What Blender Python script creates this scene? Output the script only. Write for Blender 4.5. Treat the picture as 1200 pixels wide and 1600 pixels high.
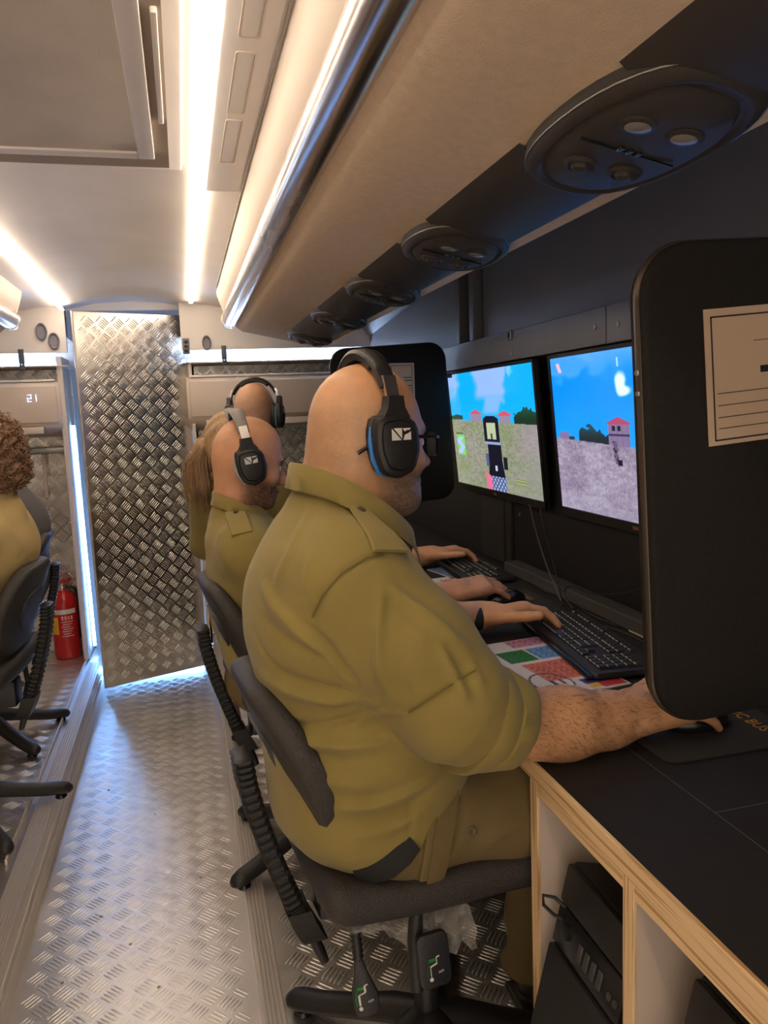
import bpy, bmesh, math, random
import numpy as np
from mathutils import Vector, Matrix, Euler
random.seed(7); np.random.seed(7)
for o in list(bpy.data.objects): bpy.data.objects.remove(o, do_unlink=True)
SC = bpy.context.scene; COL = SC.collection

# ---------------- camera (solved from the vanishing points of the aisle) ----------------
def _n(v):
    v = np.array(v, float); return v / np.linalg.norm(v)
_Y = _n((-315, 148, -1200)); _r = .040
_Z = _n((-_r, 1, -(-_r*_Y[0] + _Y[1]) / _Y[2])); _X = np.cross(_Y, _Z)
_R = np.array([_X, _Y, _Z])
cam_d = bpy.data.cameras.new('camera'); cam = bpy.data.objects.new('camera', cam_d); COL.objects.link(cam)
cam_d.sensor_fit = 'VERTICAL'; cam_d.sensor_height = 36; cam_d.sensor_width = 27; cam_d.lens = 27
cam_d.clip_start = .02
cam.matrix_world = Matrix([list(_R[i]) + [[0, 0, 1.42][i]] for i in range(3)] + [[0, 0, 0, 1]])
SC.camera = cam

# ---------------- world, exposure ----------------
W = bpy.data.worlds.new('world'); SC.world = W; W.use_nodes = True
W.node_tree.nodes['Background'].inputs[0].default_value = (1.0, .86, .72, 1)
W.node_tree.nodes['Background'].inputs[1].default_value = .65
SC.view_settings.view_transform = 'Standard'; SC.view_settings.look = 'None'
SC.view_settings.gamma = 1; SC.view_settings.use_curve_mapping = False
SC.view_settings.exposure = 1.13
STRIP_POWER = 12.0      # warm ceiling strips
COLD_POWER = 22.0        # cold strips at the rear
SCREEN_POWER = .56

# ---------------- materials ----------------
MATS = {}
def srgb(r, g, b):
    f = lambda c: (c/255)/12.92 if c <= 10 else (((c/255)+.055)/1.055)**2.4
    return (f(r), f(g), f(b), 1)
def mat(name, col, rough=.6, metal=0, bump=0, bscale=200, noise=0, nscale=8, spec=.5, emis=0, ecol=None, attr=None,
        stretch=None, sss=0, trans=0, coat=0, sheen=0, bdist=.002, rvar=0):
    if name in MATS: return MATS[name]
    m = bpy.data.materials.new(name); m.use_nodes = True; nt = m.node_tree; N = nt.nodes; L = nt.links
    b = N['Principled BSDF']; c = col if len(col) == 4 else (*col, 1)
    b.inputs['Base Color'].default_value = c; b.inputs['Roughness'].default_value = rough
    b.inputs['Metallic'].default_value = metal; b.inputs['Specular IOR Level'].default_value = spec
    if sss: b.inputs['Subsurface Weight'].default_value = sss; b.inputs['Subsurface Radius'].default_value = (.012, .005, .003); b.inputs['Subsurface Scale'].default_value = .5
    if trans: b.inputs['Transmission Weight'].default_value = trans
    if coat: b.inputs['Coat Weight'].default_value = coat
    if sheen: b.inputs['Sheen Weight'].default_value = sheen; b.inputs['Sheen Roughness'].default_value = .5
    tc = N.new('ShaderNodeTexCoord'); mp = N.new('ShaderNodeMapping'); L.new(tc.outputs['Object'], mp.inputs[0])
    if stretch: mp.inputs['Scale'].default_value = stretch
    src = None
    if attr:
        a = N.new('ShaderNodeVertexColor'); a.layer_name = attr; src = a.outputs[0]
        L.new(src, b.inputs['Base Color'])
    if noise:
        n = N.new('ShaderNodeTexNoise'); n.inputs['Scale'].default_value = nscale; n.inputs['Detail'].default_value = 4
        L.new(mp.outputs[0], n.inputs['Vector'])
        mr = N.new('ShaderNodeMapRange'); L.new(n.outputs[0], mr.inputs[0])
        mr.inputs[1].default_value = .3; mr.inputs[2].default_value = .7
        mr.inputs[3].default_value = 1-noise; mr.inputs[4].default_value = 1+noise
        vm = N.new('ShaderNodeVectorMath'); vm.operation = 'SCALE'
        if src: L.new(src, vm.inputs[0])
        else: vm.inputs[0].default_value = c[:3]
        L.new(mr.outputs[0], vm.inputs['Scale']); L.new(vm.outputs[0], b.inputs['Base Color'])
        if rvar:
            m2 = N.new('ShaderNodeMapRange'); L.new(n.outputs[0], m2.inputs[0]); m2.inputs[1].default_value = .3; m2.inputs[2].default_value = .7
            m2.inputs[3].default_value = rough-rvar; m2.inputs[4].default_value = rough+rvar; L.new(m2.outputs[0], b.inputs['Roughness'])
    if bump:
        n2 = N.new('ShaderNodeTexNoise'); n2.inputs['Scale'].default_value = bscale; n2.inputs['Detail'].default_value = 3
        L.new(mp.outputs[0], n2.inputs['Vector'])
        bp = N.new('ShaderNodeBump'); bp.inputs['Strength'].default_value = bump; bp.inputs['Distance'].default_value = bdist
        L.new(n2.outputs[0], bp.inputs['Height']); L.new(bp.outputs[0], b.inputs['Normal'])
    if emis:
        b.inputs['Emission Color'].default_value = ecol or c; b.inputs['Emission Strength'].default_value = emis
        if attr: L.new(src, b.inputs['Emission Color']); 
    MATS[name] = m; return m

ALU = mat('tread_aluminium', (.78, .74, .70), .40, 1, noise=.06, nscale=5, rvar=.04)
ALU_WALL = mat('tread_aluminium_wall', (.72, .69, .65), .27, 1, bump=.10, bscale=6, noise=.08, nscale=4, rvar=.04, bdist=.01)
ALU_TRIM = mat('brushed_aluminium', (.66, .61, .565), .42, .55, noise=.08, nscale=30, stretch=(1, .05, 1))
CHROME = mat('polished_tube', (.62, .60, .60), .22, 1, noise=.12, nscale=22, stretch=(1, .08, 1), rvar=.08)
WHITE = mat('white_liner', srgb(234, 226, 221), .55, noise=.05, nscale=3)
HATCHM = mat('hatch_fabric', srgb(208, 196, 184), .8, bump=.3, bscale=350, noise=.07, nscale=6)
RACKM = mat('rack_fabric', srgb(228, 204, 176), .85, bump=.35, bscale=400, noise=.05, nscale=60)
LINER = mat('side_liner', srgb(222, 208, 196), .6, bump=.1, bscale=300)
ACM = mat('aircon_plastic', srgb(214, 198, 184), .35, noise=.02)
BLK = mat('black_plastic', (.018, .017, .017), .42, bump=.25, bscale=500)
BLKG = mat('glossy_black_plastic', (.012, .012, .013), .2)
DUCT = mat('duct_plastic', (.052, .045, .041), .5, spec=.35, bump=.2, bscale=500)
SEATM = mat('seat_vinyl', (.035, .030, .027), .45, bump=.7, bscale=420, bdist=.003)
DIVM = mat('divider_board', (.014, .0120, .0105), .8, spec=.2, bump=.3, bscale=600, noise=.15, nscale=200)
WALLD = mat('dark_wall_laminate', (.19, .20, .26), .42, bump=.2, bscale=300, noise=.05)
WALLB = mat('black_wall_laminate', (.016, .0155, .017), .5, bump=.2, bscale=300)
DESKM = mat('black_laminate', (.022, .0190, .0165), .62, spec=.25,  bump=.25, bscale=500, noise=.1, nscale=90)
CABW = mat('white_laminate', srgb(205, 190, 176), .6)
STEEL = mat('dull_steel', (.35, .34, .33), .4, 1)
OLIVE = mat('olive_cotton', (.262, .200, .054), .9, bump=.35, bscale=900, noise=.08, nscale=9, sheen=.15)
OLIVE_T = mat('olive_trouser_cotton', (.165, .118, .045), .9, bump=.35, bscale=900, noise=.08, nscale=12)
TAN = mat('tan_cotton', (.50, .37, .16), .9, bump=.3, bscale=900, noise=.06)
JACK = mat('grey_jacket', (.11, .105, .11), .9, bump=.4, bscale=500)
SKIN = mat('skin', (.6, .36, .22), .48, attr='col', bump=.3, bscale=300, noise=.09, nscale=26, sss=.12, bdist=.001)
SKINH = mat('hairy_skin', (.6, .36, .22), .5, attr='col', bump=.3, bscale=500, noise=.06, nscale=60)
HAIRB = mat('curly_brown_hair', (.16, .085, .045), .6, noise=.3, nscale=60)
HAIRL = mat('light_brown_hair', (.34, .21, .105), .5, noise=.3, nscale=30, stretch=(6, 6, 1))
BEARDM = mat('dark_beard', (.03, .02, .015), .8)
WHITEP = mat('white_paper', srgb(226, 218, 212), .7)
LABELP = mat('cream_paper', srgb(190, 165, 140), .8)
INK = mat('black_ink', (.012, .01, .01), .7)
RED = mat('red_enamel', (.55, .012, .016), .25, coat=.3)
YEL = mat('yellow_sticker', srgb(236, 180, 40), .6)
GREEN = mat('green_sticker', srgb(30, 120, 50), .6)
WHITEI = mat('white_ink', srgb(225, 222, 215), .6)
GOLD = mat('gold_print', srgb(190, 140, 50), .6)
BLUEP = mat('blue_trim', (.03, .20, .55), .35)
GREYB = mat('grey_band', (.22, .20, .19), .55)
BRUSH = mat('brushed_silver', (.6, .58, .55), .3, 1)
BRONZE = mat('bronze_edge_band', (.09, .07, .055), .35, .6)
FILM = mat('clear_plastic_film', (.8, .76, .7), .25, trans=.3, bump=.6, bscale=60, bdist=.01); FILM.node_tree.nodes['Principled BSDF'].inputs['Alpha'].default_value = .33
EYEW = mat('eye_white', (.8, .76, .7), .2); EYED = mat('iris', (.03, .02, .015), .1)
LENS = mat('spectacle_lens', (.9, .9, .95), .02, spec=.2); LENS.node_tree.nodes['Principled BSDF'].inputs['Alpha'].default_value = .05
KEYM = mat('key_plastic', (.028, .027, .027), .38)
KEYGLINT = mat('key_edge_glint', (.55, .53, .5), .6)  # bevel highlight put into the colour
WARM = mat('warm_strip_light', (1, 1, 1), emis=STRIP_POWER, ecol=(1, .84, .64, 1))
COLD = mat('cold_strip_light', (1, 1, 1), emis=COLD_POWER, ecol=(.40, .62, 1, 1))
DOORGLOW = mat('added_door_glow', (1, 1, 1), emis=15, ecol=(.17, .42, 1, 1))  # for the added glows behind the door, not fitted lamps
DIGIT = mat('lit_digits', (1, 1, 1), emis=1.0, ecol=(.35, .5, 1, 1))
BLUELED = mat('blue_indicator', (1, 1, 1), emis=3, ecol=(.3, .45, 1, 1))
SCREEN = mat('lit_screen', (0, 0, 0), .15, attr='pic', emis=SCREEN_POWER)
def _screenfix():
    nt = SCREEN.node_tree; b = nt.nodes['Principled BSDF']
    for l in list(b.inputs['Base Color'].links): nt.links.remove(l)
    b.inputs['Base Color'].default_value = (.01, .01, .01, 1)
_screenfix()
PRINT = mat('printed_card', (1, 1, 1), .5, attr='pic')
def _ply(name, sc):
    m = bpy.data.materials.new(name); m.use_nodes = True; N = m.node_tree.nodes; L = m.node_tree.links
    b = N['Principled BSDF']; b.inputs['Roughness'].default_value = .7
    tc = N.new('ShaderNodeTexCoord'); mp = N.new('ShaderNodeMapping'); L.new(tc.outputs['Object'], mp.inputs[0])
    mp.inputs['Scale'].default_value = sc
    w = N.new('ShaderNodeTexNoise'); w.inputs['Scale'].default_value = 220; w.inputs['Detail'].default_value = 2
    L.new(mp.outputs[0], w.inputs['Vector'])
    r = N.new('ShaderNodeValToRGB'); L.new(w.outputs[0], r.inputs[0])
    r.color_ramp.elements[0].position = .36; r.color_ramp.elements[0].color = srgb(186, 142, 92)
    r.color_ramp.elements[1].position = .5; r.color_ramp.elements[1].color = srgb(232, 202, 156)
    L.new(r.outputs[0], b.inputs['Base Color']); return m
PLY = _ply('plywood_edge', (.2, .02, 1)); PLYV = _ply('plywood_edge_upright', (.2, 1, .02))

# ---------------- object helpers ----------------
BASE = {}
def tag(o, label=None, cat=None, group=None, kind=None):
    if label: o['label'] = label
    if cat: o['category'] = cat
    if group: o['group'] = group
    if kind: o['kind'] = kind
    return o
def link(name, me, mats, parent=None, loc=None, sharp=40, smooth=True):
    for m in (mats if isinstance(mats, (list, tuple)) else [mats]): me.materials.append(m)
    if smooth:
        me.shade_smooth()
        if sharp: me.set_sharp_from_angle(angle=math.radians(sharp))
    o = bpy.data.objects.new(name, me); COL.objects.link(o)
    pb = BASE.get(parent.name, Vector()) if parent else Vector()
    if parent:
        o.parent = parent; off = pb; BASE[o.name] = pb
    else:
        off = Vector(loc) if loc is not None else Vector(); o.location = off; BASE[o.name] = off
    if off.length > 0: me.transform(Matrix.Translation(-off))
    return o
def thing(name, label, cat, loc=(0, 0, 0), group=None):
    o = bpy.data.objects.new(name, None); COL.objects.link(o); o.location = loc; o.empty_display_size = .05
    BASE[o.name] = Vector(loc); return tag(o, label, cat, group)
def dup(o, parent=None, loc=None, rz=None):
    c = o.copy(); COL.objects.link(c); c.parent = parent
    if loc is not None: c.location = loc
    if rz is not None: c.rotation_euler = (0, 0, rz)
    for ch in list(o.children): dup(ch, c)
    return c
def fast_mesh(name, V, F):
    V = np.asarray(V, dtype=np.float32); F = np.asarray(F, dtype=np.int32); k = F.shape[1]
    me = bpy.data.meshes.new(name); me.vertices.add(len(V)); me.vertices.foreach_set('co', V.ravel())
    me.loops.add(F.size); me.loops.foreach_set('vertex_index', F.ravel()); me.polygons.add(len(F))
    me.polygons.foreach_set('loop_start', np.arange(0, F.size, k, dtype=np.int32))
    me.polygons.foreach_set('loop_total', np.full(len(F), k, dtype=np.int32)); me.update(calc_edges=True)
    return me
def frame_from(d, up=(0, 0, 1)):
    d = Vector(d).normalized(); u = Vector(up)
    if abs(d.dot(u)) > .98: u = Vector((1, 0, 0))
    s = d.cross(u).normalized(); u = s.cross(d); return d, s, u
class MB:
    def __init__(self): self.bm = bmesh.new()
    def box(self, x0, x1, y0, y1, z0, z1, bev=0, seg=2, M=None, mi=0):
        r = bmesh.ops.create_cube(self.bm, size=1); vs = r['verts']
        T = Matrix.Translation(((x0+x1)/2, (y0+y1)/2, (z0+z1)/2)) @ Matrix.Diagonal((abs(x1-x0), abs(y1-y0), abs(z1-z0), 1))
        bmesh.ops.transform(self.bm, matrix=T, verts=vs)
        fs = list({f for v in vs for f in v.link_faces})
        if bev:
            es = list({e for v in vs for e in v.link_edges})
            rb = bmesh.ops.bevel(self.bm, geom=es, offset=bev, segments=seg, affect='EDGES', profile=.5)
            fs = list(set(rb['faces']) | {f for f in fs if f.is_valid}); vs = list({v for f in fs for v in f.verts})
        for f in fs: f.material_index = mi
        if M is not None: bmesh.ops.transform(self.bm, matrix=M, verts=vs)
        return self
    def rings(self, rings, closed=True, cap=True, mi=0, loop=False):
        R = [[self.bm.verts.new(p) for p in r] for r in rings]; n = len(R[0])
        pairs = list(zip(R[:-1], R[1:])) + ([(R[-1], R[0])] if loop else [])
        for a, b in pairs:
            for i in range(n if closed else n-1):
                j = (i+1) % n; f = self.bm.faces.new((a[i], a[j], b[j], b[i])); f.material_index = mi
        if cap and not loop and closed:
            f = self.bm.faces.new(R[0][::-1]); f.material_index = mi; f = self.bm.faces.new(R[-1]); f.material_index = mi
        return self
    def tube(self, pts, r, seg=10, mi=0, up=(0, 0, 1), flat=1, cap=True, loop=False):
        pts = [Vector(p) for p in pts]; rs = r if isinstance(r, (list, tuple)) else [r]*len(pts)
        R = []; pu = None; n = len(pts)
        for i, p in enumerate(pts):
            a = pts[i-1] if (i > 0 or loop) else p; b = pts[(i+1) % n] if (i < n-1 or loop) else p
            d = (b-a).normalized()
            if pu is None: d, s, u = frame_from(d, up)
            else:
                u = pu-d*pu.dot(d); u = u.normalized() if u.length > 1e-6 else frame_from(d)[2]; s = d.cross(u)
            pu = u
            R.append([p+s*math.cos(t)*rs[i]+u*math.sin(t)*rs[i]*flat for t in [2*math.pi*k/seg for k in range(seg)]])
        return self.rings(R, mi=mi, cap=cap, loop=loop)
    def lathe(self, prof, M=None, seg=24, mi=0):
        M = M or Matrix()
        R = [[M @ Vector((r*math.cos(2*math.pi*k/seg), r*math.sin(2*math.pi*k/seg), z)) for k in range(seg)] for r, z in prof]
        return self.rings(R, mi=mi)
    def prism(self, poly, depth, M=None, mi=0, bev=0):
        """poly in local xy, extruded along local z from 0 to depth"""
        M = M or Matrix()
        if bev:
            c = Vector((sum(p[0] for p in poly)/len(poly), sum(p[1] for p in poly)/len(poly)))
            def ins(q, k):
                v = Vector(q)-c; L = v.length; return c+v*max(0, (L-k)/L) if L else c
            lv = [(bev, 0), (bev*.3, bev*.3), (0, bev), (0, depth-bev), (bev*.3, depth-bev*.3), (bev, depth)]
            R = [[M @ Vector((*ins(q, k), z)) for q in poly] for k, z in lv]
        else: R = [[M @ Vector((q[0], q[1], z)) for q in poly] for z in (0, depth)]
        return self.rings(R, mi=mi)
    def grid(self, P, mi=0):
        R = [[self.bm.verts.new(p) for p in r] for r in P]
        for a, b in zip(R[:-1], R[1:]):
            for i in range(len(a)-1): f = self.bm.faces.new((a[i], a[i+1], b[i+1], b[i])); f.material_index = mi
        return self
    def build(self, name, mats, parent=None, loc=None, sharp=40, smooth=True, recalc=True):
        if recalc: bmesh.ops.recalc_face_normals(self.bm, faces=self.bm.faces)
        me = bpy.data.meshes.new(name); self.bm.to_mesh(me); self.bm.free()
        return link(name, me, mats, parent, loc, sharp, smooth)
def rrect(w, h, r, n=6):
    out = []
    for cx, cy, a0 in ((w/2-r, h/2-r, 0), (-w/2+r, h/2-r, 90), (-w/2+r, -h/2+r, 180), (w/2-r, -h/2+r, 270)):
        for k in range(n+1):
            a = math.radians(a0+90*k/n); out.append((cx+r*math.cos(a), cy+r*math.sin(a)))
    return out
def axes(o, x, y, z=None):
    x = Vector(x).normalized(); y = Vector(y).normalized(); z = x.cross(y) if z is None else Vector(z)
    return Matrix(((x.x, y.x, z.x, o[0]), (x.y, y.y, z.y, o[1]), (x.z, y.z, z.z, o[2]), (0, 0, 0, 1)))
def text(name, s, size, M, m, parent=None, depth=.0006, loc=None, squash=1, align='LEFT'):
    c = bpy.data.curves.new('t', 'FONT'); c.body = s; c.size = size; c.extrude = depth; c.resolution_u = 2; c.align_x = align
    t = bpy.data.objects.new('t', c); COL.objects.link(t); dg = bpy.context.evaluated_depsgraph_get()
    me = bpy.data.meshes.new_from_object(t.evaluated_get(dg)); bpy.data.objects.remove(t); me.name = name
    me.transform(M @ Matrix.Diagonal((squash, 1, 1, 1))); me.materials.clear()
    return link(name, me, m, parent, loc, smooth=False)
def color_attr(me, name, C):
    a = me.color_attributes.new(name, 'FLOAT_COLOR', 'POINT'); C = np.asarray(C, dtype=np.float32)
    if C.shape[1] == 3: C = np.hstack([C, np.ones((len(C), 1), np.float32)])
    a.data.foreach_set('color', C.ravel())
def picture(name, fn, w, h, M, m, parent, nx=220, ny=124):
    """a flat picture: a fine grid of vertices coloured by fn(u, v) -> rgb arrays"""
    u, v = np.meshgrid(np.linspace(0, 1, nx), np.linspace(0, 1, ny), indexing='ij')
    C = fn(u, v).reshape(-1, 3); C = np.where(C <= .04045, C/12.92, ((C+.055)/1.055)**2.4)
    P = np.stack([(u-.5)*w, (v-.5)*h, np.zeros_like(u), np.ones_like(u)], -1).reshape(-1, 4) @ np.array(M).T
    i = np.arange((nx-1)*(ny-1)); a = (i//(ny-1))*ny + i % (ny-1)
    me = fast_mesh(name, P[:, :3], np.stack([a, a+ny, a+ny+1, a+1], 1)); color_attr(me, 'pic', C)
    return link(name, me, m, parent, smooth=False)
def bars(name, o, u, v, W_, H_, parent, m, pitch=.037, keep=None, hh=.0016, group_len=.9):
    """raised bars of five-bar tread plate on a rectangle, one joined mesh"""
    o, u, v = [np.array(q, float) for q in (o, u, v)]; n = np.cross(u, v)
    s = pitch*math.sqrt(2); L = s*group_len/2; w = s*.058
    hexa = np.array([(-L, 0, 0), (-.6*L, -w, 0), (.6*L, -w, 0), (L, 0, 0), (.6*L, w, 0), (-.6*L, w, 0), (-.55*L, 0, hh), (.55*L, 0, hh)])
    fc = np.array([(1, 2, 7), (1, 7, 6), (4, 5, 6), (4, 6, 7), (0, 1, 6), (0, 6, 5), (3, 4, 7), (3, 7, 2)])
    Vs = []; ni = int(W_/pitch)+1; nj = int(H_/pitch)+1
    for i in range(1, ni):
        for j in range(1, nj):
            if (i+j) % 2: continue
            a = math.pi/4 if i % 2 else -math.pi/4; ca, sa = math.cos(a), math.sin(a)
            for k in range(-2, 3):
                off = k*s*.19; cx = i*pitch-off*sa; cy = j*pitch+off*ca
                if cx < L or cy < L or cx > W_-L or cy > H_-L: continue
                if keep and not keep(cx, cy): continue
                x = cx+hexa[:, 0]*ca-hexa[:, 1]*sa; y = cy+hexa[:, 0]*sa+hexa[:, 1]*ca
                Vs.append(o+x[:, None]*u+y[:, None]*v+(hexa[:, 2:3]-.0002)*n)
    V = np.concatenate(Vs); F = (fc[None]+8*np.arange(len(Vs))[:, None, None]).reshape(-1, 3)
    me = fast_mesh(name, V, F); ob = link(name, me, m, parent, sharp=None); ob['kind'] = 'stuff'; return ob
# ---------------- signed-distance modelling for figures ----------------
class SDF:
    def __init__(s, xs, ys, zs):
        s.ax = [np.asarray(a, np.float32) for a in (xs, ys, zs)]
        s.F = np.full([len(a) for a in s.ax], 10., np.float32)
    def apply(s, lo, hi, fn, k, op):
        pad = k+.018; sl = []
        for a, l, h in zip(s.ax, lo, hi):
            i0 = max(0, np.searchsorted(a, l-pad)-1); i1 = min(len(a), np.searchsorted(a, h+pad)+1)
            if i1 <= i0: return
            sl.append(slice(i0, i1))
        sl = tuple(sl); x = s.ax[0][sl[0]][:, None, None]; y = s.ax[1][sl[1]][None, :, None]; z = s.ax[2][sl[2]][None, None, :]
        d = fn(x, y, z).astype(np.float32); G = s.F[sl]
        if op == 'u':
            h = np.maximum(k-np.abs(G-d), 0); s.F[sl] = np.minimum(G, d)-h*h/(4*k)
        else:
            h = np.maximum(k-np.abs(G+d), 0); s.F[sl] = np.maximum(G, -d)+h*h/(4*k)
    def cone(s, a, b, ra, rb, k=.02, op='u'):
        a = np.array(a, float); b = np.array(b, float); ab = b-a; L2 = float(ab@ab)+1e-12; r = max(ra, rb)
        def fn(x, y, z):
            px, py, pz = x-a[0], y-a[1], z-a[2]
            t = np.clip((px*ab[0]+py*ab[1]+pz*ab[2])/L2, 0, 1)
            return np.sqrt((px-t*ab[0])**2+(py-t*ab[1])**2+(pz-t*ab[2])**2)-(ra+(rb-ra)*t)
        s.apply(np.minimum(a, b)-r, np.maximum(a, b)+r, fn, k, op); return s
    def ell(s, c, r, k=.02, op='u', R=None):
        c = np.array(c, float); r = np.array(r, float); R = np.eye(3) if R is None else np.array(R)
        def fn(x, y, z):
            p = (x-c[0], y-c[1], z-c[2])
            q = [p[0]*R[0, i]+p[1]*R[1, i]+p[2]*R[2, i] for i in range(3)]
            k0 = np.sqrt((q[0]/r[0])**2+(q[1]/r[1])**2+(q[2]/r[2])**2)
            k1 = np.sqrt((q[0]/r[0]**2)**2+(q[1]/r[1]**2)**2+(q[2]/r[2]**2)**2)+1e-9
            return k0*(k0-1)/k1
        e = np.sqrt(((R*r)**2).sum(1)); s.apply(c-e, c+e, fn, k, op); return s
    def box(s, c, h, r, k=.02, op='u', R=None):
        c = np.array(c, float); h = np.array(h, float); R = np.eye(3) if R is None else np.array(R)
        def fn(x, y, z):
            p = (x-c[0], y-c[1], z-c[2])
            q = [np.abs(p[0]*R[0, i]+p[1]*R[1, i]+p[2]*R[2, i])-(h[i]-r) for i in range(3)]
            o = np.sqrt(sum(np.maximum(w, 0)**2 for w in q)); return o+np.minimum(np.maximum(np.maximum(q[0], q[1]), q[2]), 0)-r
        e = np.sqrt(((R*h)**2).sum(1)); s.apply(c-e, c+e, fn, k, op); return s
    def plane_cut(s, p, n, k=.004):
        """remove everything on the side n points to"""
        p = np.array(p, float); n = np.array(n, float)/np.linalg.norm(n)
        x = s.ax[0][:, None, None]; y = s.ax[1][None, :, None]; z = s.ax[2][None, None, :]
        s.F = np.maximum(s.F, ((x-p[0])*n[0]+(y-p[1])*n[1]+(z-p[2])*n[2]).astype(np.float32)); return s
    def mesh(s, smooth=1):
        F = s.F; neg = F < 0; n8 = np.zeros([d-1 for d in F.shape], np.uint8)
        cs = [(i, j, k) for i in (0, 1) for j in (0, 1) for k in (0, 1)]
        sh = F.shape
        def cor(A, c): return A[c[0]:sh[0]-1+c[0], c[1]:sh[1]-1+c[1], c[2]:sh[2]-1+c[2]]
        for c in cs: n8 += cor(neg, c)
        I = np.argwhere((n8 > 0) & (n8 < 8)); vid = np.full(n8.shape, -1, np.int32); vid[tuple(I.T)] = np.arange(len(I))
        acc = np.zeros((len(I), 3)); cnt = np.zeros(len(I)); val = {}; A = s.ax
        for c in cs: val[c] = F[I[:, 0]+c[0], I[:, 1]+c[1], I[:, 2]+c[2]]
        pos = lambda c: np.stack([A[q][I[:, q]+c[q]] for q in range(3)], 1)
        for c in cs:
            for q in range(3):
                if c[q]: continue
                d = list(c); d[q] = 1; d = tuple(d); fa, fb = val[c], val[d]; m = (fa < 0) != (fb < 0)
                t = fa[m]/(fa[m]-fb[m]); t = np.clip(t, .02, .98)
                acc[m] += pos(c)[m]+(pos(d)[m]-pos(c)[m])*t[:, None]; cnt[m] += 1
        V = acc/np.maximum(cnt, 1)[:, None]; Fs = []
        for q in range(3):
            a, b = (q+1) % 3, (q+2) % 3
            s0 = [slice(None)]*3; s1 = [slice(None)]*3; s0[q] = slice(0, -1); s1[q] = slice(1, None)
            n0 = neg[tuple(s0)]; cr = np.argwhere(n0 != neg[tuple(s1)])
            ok = (cr[:, a] > 0) & (cr[:, b] > 0) & (cr[:, a] < sh[a]-1) & (cr[:, b] < sh[b]-1); cr = cr[ok]
            def g(da, db):
                e = cr.copy(); e[:, a] -= da; e[:, b] -= db; return vid[tuple(e.T)]
            Q = np.stack([g(1, 1), g(0, 1), g(0, 0), g(1, 0)], 1); fl = ~n0[tuple(cr.T)]; Q[fl] = Q[fl][:, ::-1]; Fs.append(Q)
        Fa = np.concatenate(Fs); Fa = Fa[(Fa >= 0).all(1)]
        for _ in range(smooth):
            e = np.concatenate([Fa[:, [i, (i+1) % 4]] for i in range(4)]); n = len(V)
            w = np.bincount(e[:, 0], minlength=n)+np.bincount(e[:, 1], minlength=n); w = np.maximum(w, 1)
            for sgn in (.5, -.51):
                m = np.stack([np.bincount(e[:, 0], V[e[:, 1], q], n)+np.bincount(e[:, 1], V[e[:, 0], q], n) for q in range(3)], 1)/w[:, None]
                V = V+sgn*(m-V)
        return V, Fa
def axis(*segs):
    """axis((a, b, step), ...) -> monotone coordinates"""
    out = []
    for a, b, st in segs: out += list(np.arange(a, b-1e-6, st))
    out.append(segs[-1][1]); return np.array(out)
def normals_of(V, F):
    fn = np.cross(V[F[:, 2]]-V[F[:, 0]], V[F[:, 3]]-V[F[:, 1]]); N = np.stack([sum(np.bincount(F[:, i], fn[:, q], len(V)) for i in range(4)) for q in range(3)], 1)
    return N/(np.linalg.norm(N, axis=1)[:, None]+1e-12)
def poly_dist(V, P):
    P = np.array(P, float); D = np.full(len(V), 9.)
    lo = P.min(0)-.08; hi = P.max(0)+.08; m = ((V > lo) & (V < hi)).all(1); Q = V[m]; d = np.full(len(Q), 9.); T = np.zeros(len(Q)); n = len(P)-1
    for i in range(n):
        ab = P[i+1]-P[i]; t = np.clip(((Q-P[i])@ab)/(ab@ab+1e-12), 0, 1); e = np.linalg.norm(Q-P[i]-t[:, None]*ab, axis=1)
        b = e < d; d[b] = e[b]; T[b] = (i+t[b])/n
    D[m] = d; TT = np.zeros(len(V)); TT[m] = T; return D, TT
def creases(V, F, lst):
    """lst of (points, width, amplitude, fade): raise or sink a line on the surface; width/amp in metres"""
    N = normals_of(V, F); D = np.zeros(len(V))
    for it in lst:
        P, w, a = it[:3]; fade = it[3] if len(it) > 3 else True
        d, t = poly_dist(V, P); f = np.exp(-(d/w)**2)
        if fade: f = f*np.sin(np.clip(t, .02, .98)*math.pi)**.6
        D += a*f
    return V+N*D[:, None]
def waves(V, F, amp, freq, dirs, seed=0, mask=None):
    N = normals_of(V, F); rs = np.random.RandomState(seed); D = np.zeros(len(V))
    for d in dirs:
        d = np.array(d, float)/np.linalg.norm(d)
        w = 1.6*np.sin(V@rs.normal(0, 9, 3)+rs.rand()*6)+1.2*np.sin(V@rs.normal(0, 14, 3)+rs.rand()*6)
        env = .5+.5*np.sin(V@rs.normal(0, 11, 3)+rs.rand()*6)
        s = np.sin(V@d*freq*rs.uniform(.8, 1.25)+w); D += env*(np.abs(s)**.7*np.sign(s))
    D *= amp
    if mask is not None: D *= mask(V)
    return V+N*D[:, None]

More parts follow.
